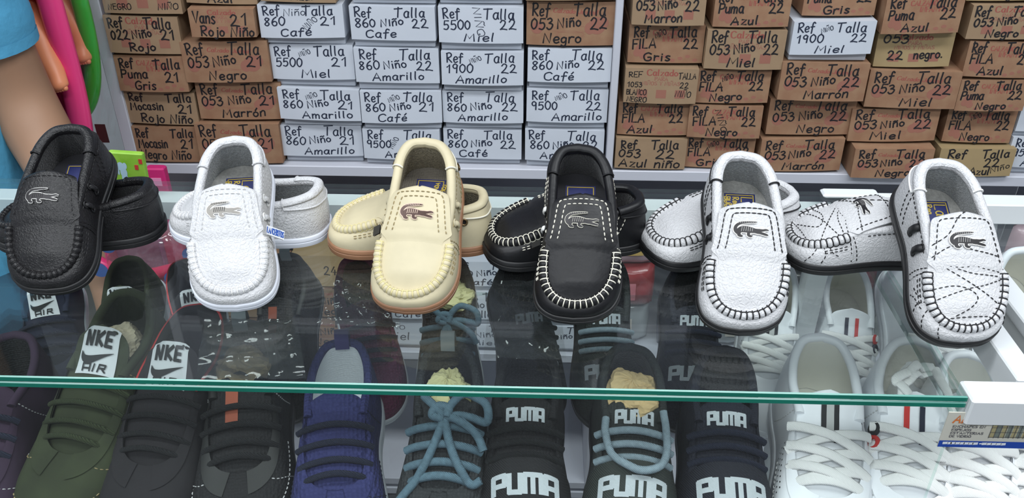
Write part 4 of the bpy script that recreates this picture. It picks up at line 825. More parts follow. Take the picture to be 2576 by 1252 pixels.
# neighbouring case on the right
nb = empty('display_case', (.42, FR_Y, 0), 'neighbouring glass case with white aluminium rails, at the right edge of the picture', 'display case')
x0, x1 = RT_X+.001, .95
q = on_z(2576, 985, 1.0); mb = MB(); mb.box(((x0+x1)/2, FR_Y+.006, GLASS_Z-.010), (x1-x0, .020, .020), bevel=.0012); cpart('front_rail', mb, ALU, nb)
rl = on_z(2489, 853, GLASS_Z)[0]; 
for xa, w, m_ in ((rl, .0165, ALU), (rl+.0165, .0155, ALU_D), (rl+.032, .0165, ALU)):
    h = .02 if m_ is ALU else .012
    mb = MB(); mb.box((xa+w/2, (FR_Y+.016+BK_Y)/2, GLASS_Z-.02+h/2), (w, BK_Y-FR_Y-.018, h), bevel=.001); cpart('side_rail' if m_ is ALU else 'gasket', mb, m_, nb)
mb = MB(); mb.box(((x0+x1)/2, .6645, GLASS_Z-.010), (x1-x0, .019, .019), bevel=.001); cpart('back_rail', mb, ALU, nb)
mb = MB(); pane(mb, x0, x1, FR_Y, BK_Y, GLASS_Z-.0275, GLASS_Z-.0210); cpart('top_pane', mb, GLM, nb)
mb = MB(); pane(mb, x0, x1, FR_Y+.011, .80, CASE_SHELF-.0062, CASE_SHELF-.0002); cpart('shelf_pane', mb, GLM, nb)
for y in (FR_Y+.022, .664): mb = MB(); mb.box((.94, y, .49), (.018, .018, .98), bevel=.001); cpart('post', mb, ALU, nb)
mb = MB(); mb.box(((x0+x1)/2, .57, .165), (x1-x0, .3, .33), bevel=.003); cpart('base_cabinet', mb, _mats['white_melamine'], nb)
# advertising card on the front glass
yk = FR_Y-.0008; K = [on_y(*p, yk) for p in ((2400, 1036), (2640, 1042), (2640, 1128), (2378, 1122))]; K = np.array([(k[0], k[2]) for k in K])
kx0, kx1, kz0, kz1 = K[0, 0]-.003, K[1, 0], K[3, 1], K[0, 1]
card = empty('advertising_card', (kx0, yk, kz0), 'small printed card reading Ankey on the case front, below the white rail', 'card'); kw, kh = kx1-kx0, kz1-kz0
cf = lambda x, y: (np.stack([x, 0*x-.0006, y], -1), np.broadcast_to([0, -1., 0], np.shape(x)+(3,)))
mb = MB(); mb.box((kw/2, 0, kh/2), (kw, .0008, kh)); mb.build('card', mat('card_paper', (206, 204, 192), .5), card, smooth=False)
mb = MB(); lettering(mb, text_strokes('ANKEY', kh*.20, kw*.07, kh*.72, slant=.15, width=kw*.36), kh*.04, cf, 0, lift=.0001); mb.build('lettering', mat('card_orange', (214, 120, 60), .5), card, smooth=False)
mb = MB()
for i, t in enumerate(('ENCHAPES EN', 'ESPEJOS', 'ESTANTERIAS', 'DE VIDRIO')): lettering(mb, text_strokes(t, kh*.062, kw*.085, kh*(.58-.095*i), slant=0, width=kw*(.33 if i in (0, 2) else .22)), kh*.014, cf, 0, lift=.0001)
mb.build('small_print', mat('card_ink', (90, 90, 96), .5), card, smooth=False)
mb = MB(); mb.add([(0, -.0005, 0), (kw, -.0005, 0), (kw, -.0005, kh*.19), (0, -.0005, kh*.19)], [(0, 1, 2, 3)]); mb.build('blue_band', mat('card_blue', (34, 74, 168), .5), card, smooth=False)
mb = MB(); xx = .05
for i, w_ in enumerate((.05, .03, .045, .05, .04, .05, .04, .05, 0, .02, 0, .05, .045, .05, .05, .04)):
    if w_: ribbon(mb, [(kw*xx, kh*.125), (kw*(xx+w_*.62), kh*.13)], kh*(.07 if w_ > .025 else .035), cf, 0, lift=.0002)
    xx += w_ if w_ else .012
mb.build('blurred_lettering', mat('card_white', (226, 230, 236), .5), card, smooth=False)
mb = MB(); rs = np.random.RandomState(4)
for i in range(7): mb.add([(kw*(.48+.055*i), -.0005, kh*.3), (kw*(.53+.055*i), -.0005, kh*.3), (kw*(.53+.055*i), -.0005, kh*(.9-.1*(i % 3))), (kw*(.48+.055*i), -.0005, kh*(.9-.1*(i % 3)))], [(0, 1, 2, 3)], i % 2)
mb.build('picture', [mat('card_tan', (170, 160, 120), .5), mat('card_greyblue', (120, 128, 120), .5)], card, smooth=False)
mb = MB()
for i in range(8): ribbon(mb, [(kw*(.48+.05*i), kh*.3), (kw*(.48+.05*i), kh*.92)], kh*.012, cf, 0, lift=.0002)
for j in range(5): ribbon(mb, [(kw*.48, kh*(.32+.14*j)), (kw*.86, kh*(.34+.14*j))], kh*.012, cf, 0, lift=.0002)
mb.build('picture_lines', _mats['card_ink'], card, smooth=False)
# shop shell
def slab(name, c, d, m): mb = MB(); mb.box(c, d); return tag(mb.build(name, m, smooth=False), kind='structure')
slab('floor', (0, .6, -.05), (5.2, 5.0, .1), mat('grey_floor_tiles', (78, 78, 80), .4, var=.08, vscale=3))
WALLM = mat('painted_wall', (196, 200, 204), .8, var=.02)
slab('wall_back', (0, 1.85, 1.35), (5.2, .1, 2.7), WALLM); slab('wall_left', (-2.55, .6, 1.35), (.1, 5.0, 2.7), WALLM); slab('wall_right', (2.55, .6, 1.35), (.1, 5.0, 2.7), WALLM); slab('wall_front', (0, -1.85, 1.35), (5.2, .1, 2.7), WALLM)
slab('ceiling', (0, .6, 2.75), (5.2, 5.0, .1), mat('white_ceiling', (228, 230, 232), .9))
# ------------------------------------------------------------------ shelf unit and shoe boxes
YB = 1.20
SH_M = mat('white_shelf_laminate', (206, 208, 218), .45)
ZS = float(on_y(1210, 417, YB)[2])            # top of the board that carries the boxes
unit = empty('shelf_unit', (0, YB, 0), 'tall white laminate shelving full of shoe boxes behind the glass case', 'shelving')
def upart(name, c, d): mb = MB(); mb.box(c, d, bevel=.0012); return cpart(name, mb, SH_M, unit)
xl = float(on_y(215, 0, YB-.01)[0]); xd0, xd1 = float(on_y(1531, 300, YB-.01)[0]), 0; xr = .95; UY, UD = YB-.010, .36
for x0, x1 in ((xl, xl+.018), (xd0, xd0+.0105), (xr, xr+.024)): upart('side_panel', ((x0+x1)/2, UY+UD/2, 1.1), (x1-x0, UD, 2.2))
ZL = ZS-.36
for z in (ZS, ZL, ZL-.34, .08, ZS+.40, ZS+.80, ZS+1.2):
    for x0, x1 in ((xl+.018, xd0), (xd0+.0105, xr)): upart('shelf_board', ((x0+x1)/2, UY+UD/2+.0005, z-.009), (x1-x0, UD-.002, .017))
mb = MB(); mb.box(((xl+xr)/2, UY+UD+.004, 1.1), (xr-xl, .006, 2.2)); cpart('back_panel', mb, SH_M, unit)
KR = mat('kraft_board', (158, 132, 104), .8, var=.06, vscale=25, bump=('noise', 60, .15, .002)); KR2 = mat('reddish_kraft_board', (160, 126, 98), .8, rgb2=(150, 112, 86), vscale=55, bump=('noise', 60, .15, .002)); KRY = mat('yellow_kraft_board', (164, 142, 104), .8, var=.05, vscale=25)
WB = mat('white_carton', (206, 212, 222), .6, var=.015, bump=('noise', 40, .12, .002)); WB2 = mat('white_carton_inner', (192, 198, 208), .65)
INK = mat('marker_ink', (30, 28, 32), .5); INK2 = mat('marker_blue_black', (38, 46, 66), .5); PR = mat('red_box_print', (156, 84, 74), .7); PRP = mat('pink_box_print', (156, 104, 88), .75)
RS = random.Random(7)
BOXN = [0]
def shoe_box(x0, x1, z0, z1, y, kind, txt, label, group, yaw=0., pr='', gap=.0, roll=0., depth=.2):
    """front face x0..x1, z0..z1 at depth y. txt: list of (text, x, y, height, angle[, width]) in face fractions"""
    W, H = x1-x0, z1-z0; white = kind == 'w'
    root = empty('shoe_box', ((x0+x1)/2, y, z0), label, 'shoe box', group, rotm(0, roll, yaw))
    lm = {'w': WB, 'k': KR, 'r': KR2, 'y': KRY}[kind]; bm_ = WB2 if white else lm; H = H-.0012
    lidb = H*(.20 if white else .06)              # lower edge of the lid's front
    mb = MB(); mb.box((0, .004+depth/2, (H-.002)/2), (W-.006, depth-.004, H-.002), bevel=.0008); body = mb.build('box_body', bm_, root, smooth=False)
    bul = RS.uniform(.0022, .0045); sk = RS.uniform(-.0012, .0012); cv = RS.uniform(.004, .014)*H*3
    def ff(x, y):
        """face fractions -> points (bowed front flap of the lid)"""
        x, y = np.broadcast_arrays(np.asarray(x, float), np.asarray(y, float))
        a = (x-.5)*2; t = 1-y
        d = bul*t*(1-.6*a*a)+.0006; z = lidb+(H-lidb)*y-(1-a*a)*cv*.22*(1-y)+sk*a
        p = np.stack([(x-.5)*(W-.0015), -d, z], -1); n = vnorm(np.stack([0*x, -np.ones_like(x), -bul/H*np.ones_like(x)], -1)); return p, n
    X, Y = np.meshgrid(np.linspace(0, 1, 13), np.linspace(0, 1, 5), indexing='ij'); p, n = ff(X, Y); mb = MB(); mb.grid(p, flip=True)
    th = np.array([0, .0009, 0]); mb.grid(p+th, flip=False); mb.grid(np.stack([p[:, 0], p[:, 0]+th], 1)); mb.grid(np.stack([p[0], p[0]+th], 1)); mb.grid(np.stack([p[-1], p[-1]+th], 1))
    D = depth-.001; hw = (W-.0015)/2
    mb.grid(np.stack([p[:, -1], p[:, -1]*[1, 0, 1]+[0, D, 0]], 1), flip=True)                      # lid top
    for s_ in (-1, 1):
        e = p[0] if s_ < 0 else p[-1]; mb.grid(np.stack([e, e*[1, 0, 1]+[0, D, 0]], 1))
    lid = mb.build('lid', lm, root, smooth=True, angle=40)
    if pr:
        q = MB(); r = lambda *a: RS.uniform(*a)
        if pr == 'c':
            lettering(q, text_strokes('Calzado', H*.15, .34, .82, 0, slant=0, width=.40) if 0 else [np.stack([P[:, 0]/W, P[:, 1]/H], 1) for P in text_strokes('Calzado', H*.17, W*.30, H*.80, 0, slant=0, width=W*.42)], .020, ff, 0, lift=.0001)
            for t, yy, w_ in (('PARA', .66, .18), ('NIÑOS Y NIÑAS', .53, .52)): lettering(q, [np.stack([P[:, 0]/W, P[:, 1]/H], 1) for P in text_strokes(t, H*.10, W*(.5-w_/2), H*yy, 0, slant=0, width=W*w_)], .014, ff, 1, lift=.0001)
            for i in range(3): a = .18+.26*i; qq = np.array([(a, .16), (a+.14, .16), (a+.14, .40), (a, .40)]); pp, nn = ff(qq[:, 0], qq[:, 1]); q.add(pp+nn*.00012, [(0, 1, 2, 3)], 1)
        elif pr == 'i':
            for t, x_, yy, w_ in (('CALZADO', .32, .74, .34), ('INFANTIL', .45, .58, .34)): lettering(q, [np.stack([P[:, 0]/W, P[:, 1]/H], 1) for P in text_strokes(t, H*.13, W*x_, H*yy, 0, slant=0, width=W*w_)], .016, ff, 0, lift=.0001)
            a = np.linspace(0, 2*PI, 20, endpoint=False)
            for cx, cy, rx, ry in ((.16, .34, .07, .16), (.12, .26, .05, .1), (.2, .2, .05, .1)): pp, nn = ff(cx+rx*np.cos(a), cy+ry*np.sin(a)); q.add(pp+nn*.00012, [tuple(range(20))], 1)
            for i in range(7): cx, cy = .3+.1*i, .08+.05*(i % 3); pp, nn = ff(cx+.035*np.cos(a), cy+.045*np.sin(a)); q.add(pp+nn*.00012, [tuple(range(20))], 1)
        else:
            lettering(q, [np.stack([P[:, 0]/W, P[:, 1]/H], 1) for P in text_strokes('Calzado Juvenil', H*.10, W*.30, H*.76, -3, slant=.2, width=W*.50)], .012, ff, 0, lift=.0001)
            a = np.linspace(0, 2*PI, 24, endpoint=False)
            for cx, cy, rx, ry in ((.80, .46, .10, .20), (.72, .40, .06, .14), (.86, .52, .07, .14), (.12, .40, .07, .14)): pp, nn = ff(cx+rx*np.cos(a), cy+ry*np.sin(a)); q.add(pp+nn*(.00012+.00002*cx), [tuple(range(24))], 1)
            for i in range(2): P = catmull(np.column_stack([.5+.22*np.cos(a)*(1-.3*i), .38-.12*i+.08*np.sin(a)]), 40, True); ribbon(q, P, .007, ff, 1, lift=.0001)
        q.build('printed_pattern', [PR, PRP], lid, smooth=False)
    if txt:
        q = MB(); rr = random.Random(RS.random())
        for t in txt:
            s_, x_, y_, h_, an = t[:5]; wd = t[5]*W if len(t) > 5 else None
            st = text_strokes(s_, h_*H, x_*W+rr.uniform(-.001, .001), y_*H, an+rr.uniform(-1.5, 1.5), slant=rr.uniform(.02, .12), rnd=rr, width=wd, sx=1.0)
            pw = (.002 if h_ > .2 else .0011)*(1.12 if not white else 1)
            g = lambda x, y: ff(np.asarray(x)/W, np.asarray(y)/H)
            lettering(q, st, pw, g, 0, lift=.0003)
        q.build('handwriting', INK2 if white else INK, lid, smooth=False)
    return root
def std(ref='', niño='', talla='', col='', n2='', col_x=.28, thin=False, hid=()):
    """the usual layout of the marker notes"""
    T = []
    if 'ref' not in hid: T.append(('Ref', .06, .68, .27, 2, .20))
    if 'talla' not in hid: T.append(('Talla', .53, .68, .28, 1, .36))
    if ref: T.append((ref, .06, .37, .26, 2, min(.36, .075*len(ref)+.02)))
    if niño: T.append((niño, .36 if len(ref) < 4 else .40, .40, .22, 9, .27))
    if talla: T.append((talla, .73, .385, .27, 3, .19))
    if col: T.append((col, col_x, .06, .22, 2, min(.62, .075*len(col)+.06)))
    if n2: T.append((n2, .36, .66, .13, 22, .15))
    return T
GW, GK = 'white shoe boxes stacked on the shelf', 'kraft shoe boxes stacked on the shelf'
COLS = {  # bottom to top: x0, x1, y top px, y bottom px, kind, print, text, label tail
'A': [(342, 500, 313, 392, 'r', '', [('Ref', .06, .70, .24, 2, .2), ('Talla', .58, .70, .24, 2, .36), ('Mocasin', .07, .40, .25, 1, .46), ('21', .72, .40, .28, 2, .2), ('Negro Niño', .07, .08, .25, 1, .80)], 'marked Mocasin Negro Niño 21, bottom of the leftmost stack'),
      (318, 497, 227, 313, 'k', '', [('Ref', .07, .70, .22, 2, .2), ('Talla', .58, .68, .26, 2, .36), ('Mocasin', .08, .42, .24, 1, .46), ('21', .74, .36, .28, 2, .2), ('Rojo Niño', .2, .06, .26, 1, .72)], 'marked Mocasin Rojo Niño 21, in the leftmost stack'),
      (301, 475, 132, 227, 'r', 'i', [('Ref', .07, .66, .25, 2, .2), ('Talla', .54, .62, .27, 2, .38), ('Puma', .07, .38, .24, 1, .38), ('21', .70, .28, .28, 2, .2), ('Gris', .24, .06, .24, 1, .3)], 'marked Gris 21, under the 022 box'),
      (278, 460, 33, 132, 'k', 'c', std('022', 'Niño', '21', 'Rojo'), 'marked 022 Rojo 21, in the leftmost stack'),
      (262, 458, -62, 33, 'k', 'c', [('NEGRO', .06, .10, .17, 1, .3), ('NIÑO', .70, .12, .17, 1, .26), ('Ref', .06, .66, .25, 1, .2)], 'with thin capitals, cut off above the 022 box')],
'B': [(502, 710, 304, 407, 'r', 'j', std('053', '', '21', ''), 'marked Talla 21, half hidden by the white loafer heel'),
      (497, 710, 207, 304, 'r', 'j', std('053', 'Niño', '21', 'Marrón'), 'marked 053 Marrón 21, above the white loafer'),
      (466, 681, 98, 207, 'r', 'j', std('053', 'Niño', '21', 'Negro'), 'marked 053 Negro 21, second column'),
      (485, 648, 14, 89, 'r', 'c', [('Vans', .05, .52, .40, -2, .34), ('21', .64, .42, .42, 2, .26), ('Rojo Niño', .14, .06, .34, 0, .82)], 'marked Rojo Niño 21, with a dark gap beneath it'),
      (463, 642, -70, 20, 'k', 'c', [('Azul', .3, .06, .25, 1, .36)], 'marked Azul, cut off by the top edge, second column')],
'C': [(708, 912, 316, 413, 'w', '', std('860', 'Niño', '21', 'Amarillo'), 'marked 860 Amarillo 21, bottom of the first white column'),
      (703, 909, 220, 316, 'w', '', std('860', 'Niño', '21', 'Amarillo', 'NIÑO'), 'marked 860 Amarillo 21 twice Niño, first white column'),
      (681, 892, 112, 220, 'w', '', std('5500', '', '21', 'Miel', 'NIÑO', .36), 'marked 5500 Miel 21, first white column'),
      (653, 868, 8, 112, 'w', '', std('860', '', '21', 'Café', '', .25)+[('Niño', .30, .66, .2, 3, .26), ('NIÑO', .56, .26, .16, 40, .2)], 'marked 860 Café 21, top of the first white column'),
      (651, 844, -90, 10, 'k', 'c', [('Azul', .4, .06, .2, 1, .3)], 'cut off by the top edge above the first white column')],
'D': [(914, 1108, 323, 415, 'w', '', std('9500', '', '21', 'Amarillo')+[('NIÑO', .38, .36, .14, 62, .2)], 'marked 9500 Amarillo, left of the beige heel'),
      (909, 1113, 225, 323, 'w', '', std('860', 'Niño', '21', 'Café', 'NIÑO', .2), 'marked 860 Café 21, above the beige loafer'),
      (894, 1107, 118, 225, 'w', '', std('860', 'Niño', '22', 'Amarillo', '', .2), 'marked 860 Amarillo 22, second white column'),
      (882, 1098, 12, 118, 'w', '', std('860', 'Niño', '22', 'Cafe', '', .17), 'marked 860 Cafe 22, top full box of the second white column'),
      (875, 1098, -95, 12, 'w', '', std('860', 'Niño', '22', 'Miel'), 'cut off by the top edge above the 860 Cafe 22 box')],
'E': [(1115, 1313, 327, 417, 'w', '', std('860', 'Niño', '22', 'Café', '', .2), 'marked 860 Café 22, right behind the beige loafer heel'),
      (1113, 1318, 229, 327, 'w', '', std('860', 'Niño', '22', 'Amarillo', '', .18), 'marked 860 Amarillo 22, two above the beige loafer heel'),
      (1110, 1318, 126, 229, 'w', '', std('1900', '', '22', 'Amarillo', 'NIÑO', .18), 'marked 1900 Amarillo 22'),
      (1103, 1318, 14, 126, 'w', '', std('5500', '', '22', 'Miel', '', .3)+[('NIÑO', .40, .98, .16, -82, .42)], 'marked 5500 Miel 22 with Niño written downwards'),
      (1098, 1320, -92, 14, 'w', '', std('860', 'Niño', '22', 'Café'), 'cut off by the top edge above the 5500 Miel 22 box')],
'F': [(1320, 1520, 324, 420, 'w', '', std('860', 'Niño', '22', 'Amarillo', '', .2), 'marked 860, half hidden by the black loafer heel'),
      (1323, 1529, 222, 324, 'w', '', std('9500', '', '22', 'Amarillo', 'NIÑO', .32), 'marked 9500 Amarillo 22, above the black loafer'),
      (1326, 1538, 119, 222, 'w', '', std('860', 'Niño', '22', 'Café', '', .2), 'marked 860 Café 22, directly under the kraft 053 Negro box'),
      (1323, 1548, 3, 119, 'r', 'j', std('053', 'Niño', '22', 'Negro', '', .2), 'marked 053 Negro 22, on top of the fourth column of white boxes'),
      (1322, 1550, -100, 3, 'k', '', [], 'mostly above the top edge, left of the divider')],
'G': [(1545, 1725, 343, 436, 'k', '', [('Ref', .08, .66, .25, 2, .22), ('Talla', .50, .66, .27, 2, .38), ('053', .05, .38, .26, 1, .3), ('22', .58, .36, .28, 1, .26), ('Azul niño', .06, .06, .26, 1, .86)], 'marked 053 Azul niño 22, bottom right of the divider'),
      (1553, 1735, 256, 343, 'r', 'i', std('FILA', '', '22', 'Azul', '', .14), 'marked Azul 22, first column right of the divider'),
      (1568, 1752, 164, 256, 'k', 'c', [('REF', .05, .74, .15, 1, .18), ('TALLA', .74, .72, .16, 1, .24), ('1053', .05, .46, .15, 1, .2), ('22', .76, .46, .15, 1, .12), ('BLANCO', .04, .24, .15, 0, .27), ('NIÑO', .70, .22, .17, -4, .22), ('NEGRO', .04, .04, .14, 0, .27)], 'with thin pen capitals, marked 1053 Blanco Negro'),
      (1580, 1773, 63, 164, 'r', 'i', std('FILA', '', '22', 'Gris', 'NIÑO', .22), 'marked Gris 22, second from the top beside the divider'),
      (1589, 1775, -40, 63, 'k', 'c', std('053', 'Niño', '22', 'Marron', '', .18), 'marked 053 Marron 22, cut off above Gris 22')],
'H': [(1718, 1898, 346, 434, 'r', 'i', std('FILA', '', '22', 'Gris', 'NIÑO', .2), 'marked Gris, half hidden by the plain white loafer heel'),
      (1729, 1915, 260, 346, 'r', 'i', std('FILA', '', '22', 'Negro', '', .25)+[('NIÑO', .36, .84, .15, -70, .36)], 'marked Negro 22, scrawled, straight above the plain white loafer'),
      (1748, 1936, 173, 260, 'r', 'i', std('FILA', '', '22', 'Negro', 'NIÑO', .2), 'marked Negro 22, second column right of the divider, under 053 Miel'),
      (1771, 1971, 69, 173, 'k', 'c', std('053', 'Niño', '22', 'Miel', '', .3), 'marked 053 Miel 22, second column right of the divider'),
      (1794, 1988, -30, 69, 'r', 'i', std('Puma', '', '22', 'Azul', '', .24), 'marked Azul 22, cut off above 053 Miel 22')],
'I': [(1907, 2117, 345, 440, 'r', 'j', std('053', 'Niño', '22', 'Marrón', '', .3), 'marked 053 Marrón 22, between two loafer heels on the right shelf'),
      (1932, 2153, 249, 345, 'r', 'j', std('053', 'Niño', '22', 'Negro', '', .36), 'marked 053 Negro 22, right of Negro 22'),
      (1955, 2176, 149, 249, 'r', 'j', std('053', 'Niño', '22', 'Marrón', '', .3), 'marked 053 Marrón 22, directly under the lone white 1900 Miel box'),
      (1984, 2192, 46, 149, 'w', '', std('1900', '', '22', 'Miel', 'NIÑO', .3), 'marked 1900 Miel 22, alone among kraft boxes'),
      (2024, 2212, -50, 48, 'r', 'i', std('Puma', '', '22', 'Gris', '', .3), 'marked Gris 22, cut off above the white 1900 Miel box')],
'J': [(2132, 2328, 356, 456, 'r', 'j', std('053', 'Niño', '22', 'Negro', '', .3), 'marked 053 Negro 22, jutting over the shelf edge'),
      (2138, 2358, 270, 356, 'r', 'j', std('053', 'Niño', '22', 'Miel', '', .26), 'marked 053 Miel 22, lower of two Miel boxes'),
      (2178, 2406, 172, 270, 'r', 'j', std('053', 'Niño', '22', 'Miel', '', .38), 'marked 053 Miel 22, upper of two Miel boxes'),
      (2205, 2397, 82, 172, 'y', 'c', [('053', .08, .72, .26, 0, .32), ('22', .16, .22, .25, 2, .2), ('negro.', .52, .24, .24, 2, .38)], 'marked 053 22 negro in small letters'),
      (2218, 2412, -20, 82, 'r', 'i', std('Puma', '', '22', 'Azul', '', .26), 'marked Azul 22, fourth column right of the divider')],
'K': [(2350, 2538, 364, 452, 'y', '', [('Ref', .12, .66, .27, 2, .24), ('Talla', .56, .66, .27, 2, .36), ('22', .62, .34, .3, 2, .2), ('Azul', .44, .08, .24, 0, .28), ('Niño', .72, .12, .2, 20, .26)], 'marked Azul Niño 22, half hidden by the scribbled loafer heel'),
      (2381, 2554, 274, 364, 'r', 'i', std('FILA', '', '22', 'Negro', 'NIÑO', .25), 'marked Negro 22, above the scribbled loafer heel'),
      (2402, 2573, 192, 274, 'r', 'i', std('Puma', '', '22', 'Negro', '', .3), 'marked Negro 22, under the Azul 22 at the right edge'),
      (2423, 2600, 97, 192, 'r', 'i', std('FILA', '', '22', 'Azul', '', .2), 'marked Azul 22, at the right edge'),
      (2432, 2622, 6, 97, 'k', 'c', std('053', 'Niño', '22', 'Negro', '', .26), 'marked 053 Negro 22, at the top right corner'),
      (2443, 2640, -85, 6, 'y', '', [('Negro', .3, .08, .2, 1, .4)], 'cut off above the top right corner')],
'L': [(2533, 2720, 345, 437, 'w', '', std('9500', '', '22', 'Amarillo', '', .2), 'marked 9500, cut off by the right edge'),
      (2561, 2750, 262, 345, 'w', '', [], 'blank, cut off by the right edge above the 9500 box')]}
for ck, rows in COLS.items():
    z = ZS; 
    for (x0, x1, yt, yb, kind, pr, txt, lab) in rows:
        xm = (x0+x1)/2; z1 = float(on_y(xm, yt, YB)[2]); xa = float(on_y(x0, (yt+yb)/2, YB)[0]); xb = float(on_y(x1, (yt+yb)/2, YB)[0])
        zb = z
        dy = RS.uniform(-.004, .004) if ck in 'CDEF' else RS.uniform(-.012, .006)
        if lab.startswith('marked 053 Negro 22, jutting'): dy = -.022
        if lab.startswith('marked Rojo Niño'): zb = float(on_y(xm, yb, YB)[2]); dy = -.012
        yaw = RS.uniform(-1.2, 1.2)+(2.0 if ck in 'AB' else -2.0 if ck in 'JK' else 0)
        if lab.startswith('marked Rojo Niño'):   # the lid hangs open: the box below it shows through a dark gap
            q = shoe_box(xa-.002, xb+.002, z, zb-.0005, YB+.03, 'k', [], 'kraft shoe box with an open dark end, under the lid marked Rojo Niño', GK)
        shoe_box(xa, xb, zb, z1, YB+dy, kind, txt, ('white' if kind == 'w' else 'kraft')+' shoe box '+lab, GW if kind == 'w' else GK, yaw, pr, roll={'A': .9, 'B': .7, 'C': .3, 'I': -.3, 'J': -1.3, 'K': -.8}.get(ck, 0)+RS.uniform(-.35, .35))
        z = z1
# boxes on the shelf below, seen through the glass
LOW = [(560, 728, 690, 770, 'k', '', [('Talla', .5, .6, .26, 0, .36), ('21', .7, .3, .28, 2, .2)], 'on the lower shelf left of the VANS box'), (730, 928, 608, 690, 'y', '', [('24', .40, .38, .26, 2, .16), ('VANS', .68, .56, .24, 0, .28), ('ROJO', .66, .22, .24, 0, .28)], 'marked 24 Rojo in capitals, seen through the glass'),
       (730, 930, 690, 768, 'r', 'j', std('053', 'Niño', '24', 'Negro'), 'on the lower shelf under the box marked 24 Rojo'), (730, 930, 768, 846, 'r', 'j', std('053', 'Niño', '24', 'Negro'), 'bottom of the lower shelf behind the burgundy sneaker'),
       (560, 728, 612, 690, 'r', 'j', std('053', 'Niño', '23', 'Miel'), 'on the lower shelf behind the white loafers'), (560, 728, 770, 846, 'r', 'j', std('053', 'Niño', '23', 'Negro'), 'bottom of the lower shelf behind the black mesh sneakers'),
       (940, 1120, 776, 842, 'w', '', [('NIÑO', .14, .66, .18, 0, .3), ('Miel', .14, .2, .34, 0, .36)], 'marked Miel, seen through the glass under the beige loafer'), (940, 1120, 700, 776, 'w', '', std('860', 'Niño', '23', 'Café'), 'on the lower shelf behind the beige loafer toe'), (940, 1120, 622, 700, 'w', '', std('860', 'Niño', '23', 'Miel'), 'on the lower shelf behind the beige pair'),
       (1130, 1322, 688, 776, 'w', '', [('Ref', .0, .66, .27, 2, .2), ('niño', .17, .68, .15, 0, .2), ('Talla', .44, .64, .28, 1, .36), ('Niño', .20, .38, .22, 5, .26), ('22', .74, .34, .28, 3, .2), ('Amarillo', .06, .06, .24, 2, .5)], 'marked Amarillo, low, seen through the glass'),
       (1130, 1322, 612, 688, 'w', '', std('860', 'Niño', '22', 'Café', '', .2), 'marked 860 Café, on the lower shelf above the Amarillo one'), (1125, 1322, 776, 842, 'w', '', std('860', 'Niño', '22', 'Miel'), 'bottom of the lower shelf behind the blue-laced sneakers'),
       (1330, 1510, 776, 842, 'w', '', std('860', 'Niño', '22', '', hid=('ref',)), 'bottom of the lower shelf behind the black loafer toe'), (1330, 1510, 700, 776, 'w', '', std('9500', '', '22', 'Café'), 'on the lower shelf behind the black loafers')]
zl = {}
for (x0, x1, yt, yb, kind, pr, txt, lab) in sorted(LOW, key=lambda r: -r[3]):
    xm = (x0+x1)/2; f = lambda y: ZL+(float(on_y(xm, y, YB)[2])-float(on_y(xm, 843, YB)[2]))
    z0 = zl.get(x0//30, ZL); z1 = max(z0+.03, f(yt)); xa, xb = float(on_y(x0, (yt+yb)/2, YB)[0]), float(on_y(x1, (yt+yb)/2, YB)[0])
    shoe_box(xa, xb, z0, z1, YB+RS.uniform(-.003, .003), kind, txt, ('white' if kind == 'w' else 'kraft')+' shoe box '+lab.replace('left of the VANS box', 'beside the box marked 24 Rojo'), 'shoe boxes on the lower shelf', RS.uniform(-1, 1), pr); zl[x0//30] = z1
# ------------------------------------------------------------------ figures grown over a skeleton
def grow(name, J, E, m, parent=None, sub=2, root=None, ell=None):
    """one continuous skin over joints J {key: (x, y, z, r)} and edges E; returns the mesh object"""
    keys = list(J); me = bpy.data.meshes.new('skeleton'); me.from_pydata([J[k][:3] for k in keys], [(keys.index(a), keys.index(b)) for a, b in E], []); me.update()
    t = bpy.data.objects.new('skeleton', me); COL.objects.link(t)
    mo = t.modifiers.new('skin', 'SKIN'); mo.use_smooth_shade = True
    for i, k in enumerate(keys):
        sv = me.skin_vertices[0].data[i]; r = J[k][3]; sv.radius = (r, r) if np.isscalar(r) else r; sv.use_root = (k == (root or keys[0]))
    sb = t.modifiers.new('sub', 'SUBSURF'); sb.levels = sb.render_levels = sub
    bpy.context.view_layer.update(); dg = bpy.context.evaluated_depsgraph_get()
    nm = bpy.data.meshes.new_from_object(t.evaluated_get(dg)); bpy.data.objects.remove(t); nm.name = name
    nm.materials.clear(); nm.materials.append(m); nm.polygons.foreach_set('use_smooth', [True]*len(nm.polygons))
    o = bpy.data.objects.new(name, nm); COL.objects.link(o)
    if parent is not None: o.parent = parent; o.matrix_parent_inverse = Matrix.Translation(-parent.location)
    return o
def wpart(mb, name, m, root, **kw):
    o = mb.build(name, m, root, **kw); o.matrix_parent_inverse = Matrix.Translation(-root.location); return o
SKIN = mat('skin', (164, 126, 100), .55, var=.05, vscale=12, bump=('noise', 120, .1, .001)); SHIRT = mat('light_blue_tshirt', (84, 166, 206), .85, bump=('noise', 14, .35, .02), var=.04, vscale=20); JEAN = mat('dark_jeans', (48, 56, 78), .85); HAIR = mat('dark_hair', (30, 24, 22), .5); SHOE_M = mat('dark_shoe', (36, 36, 40), .6)
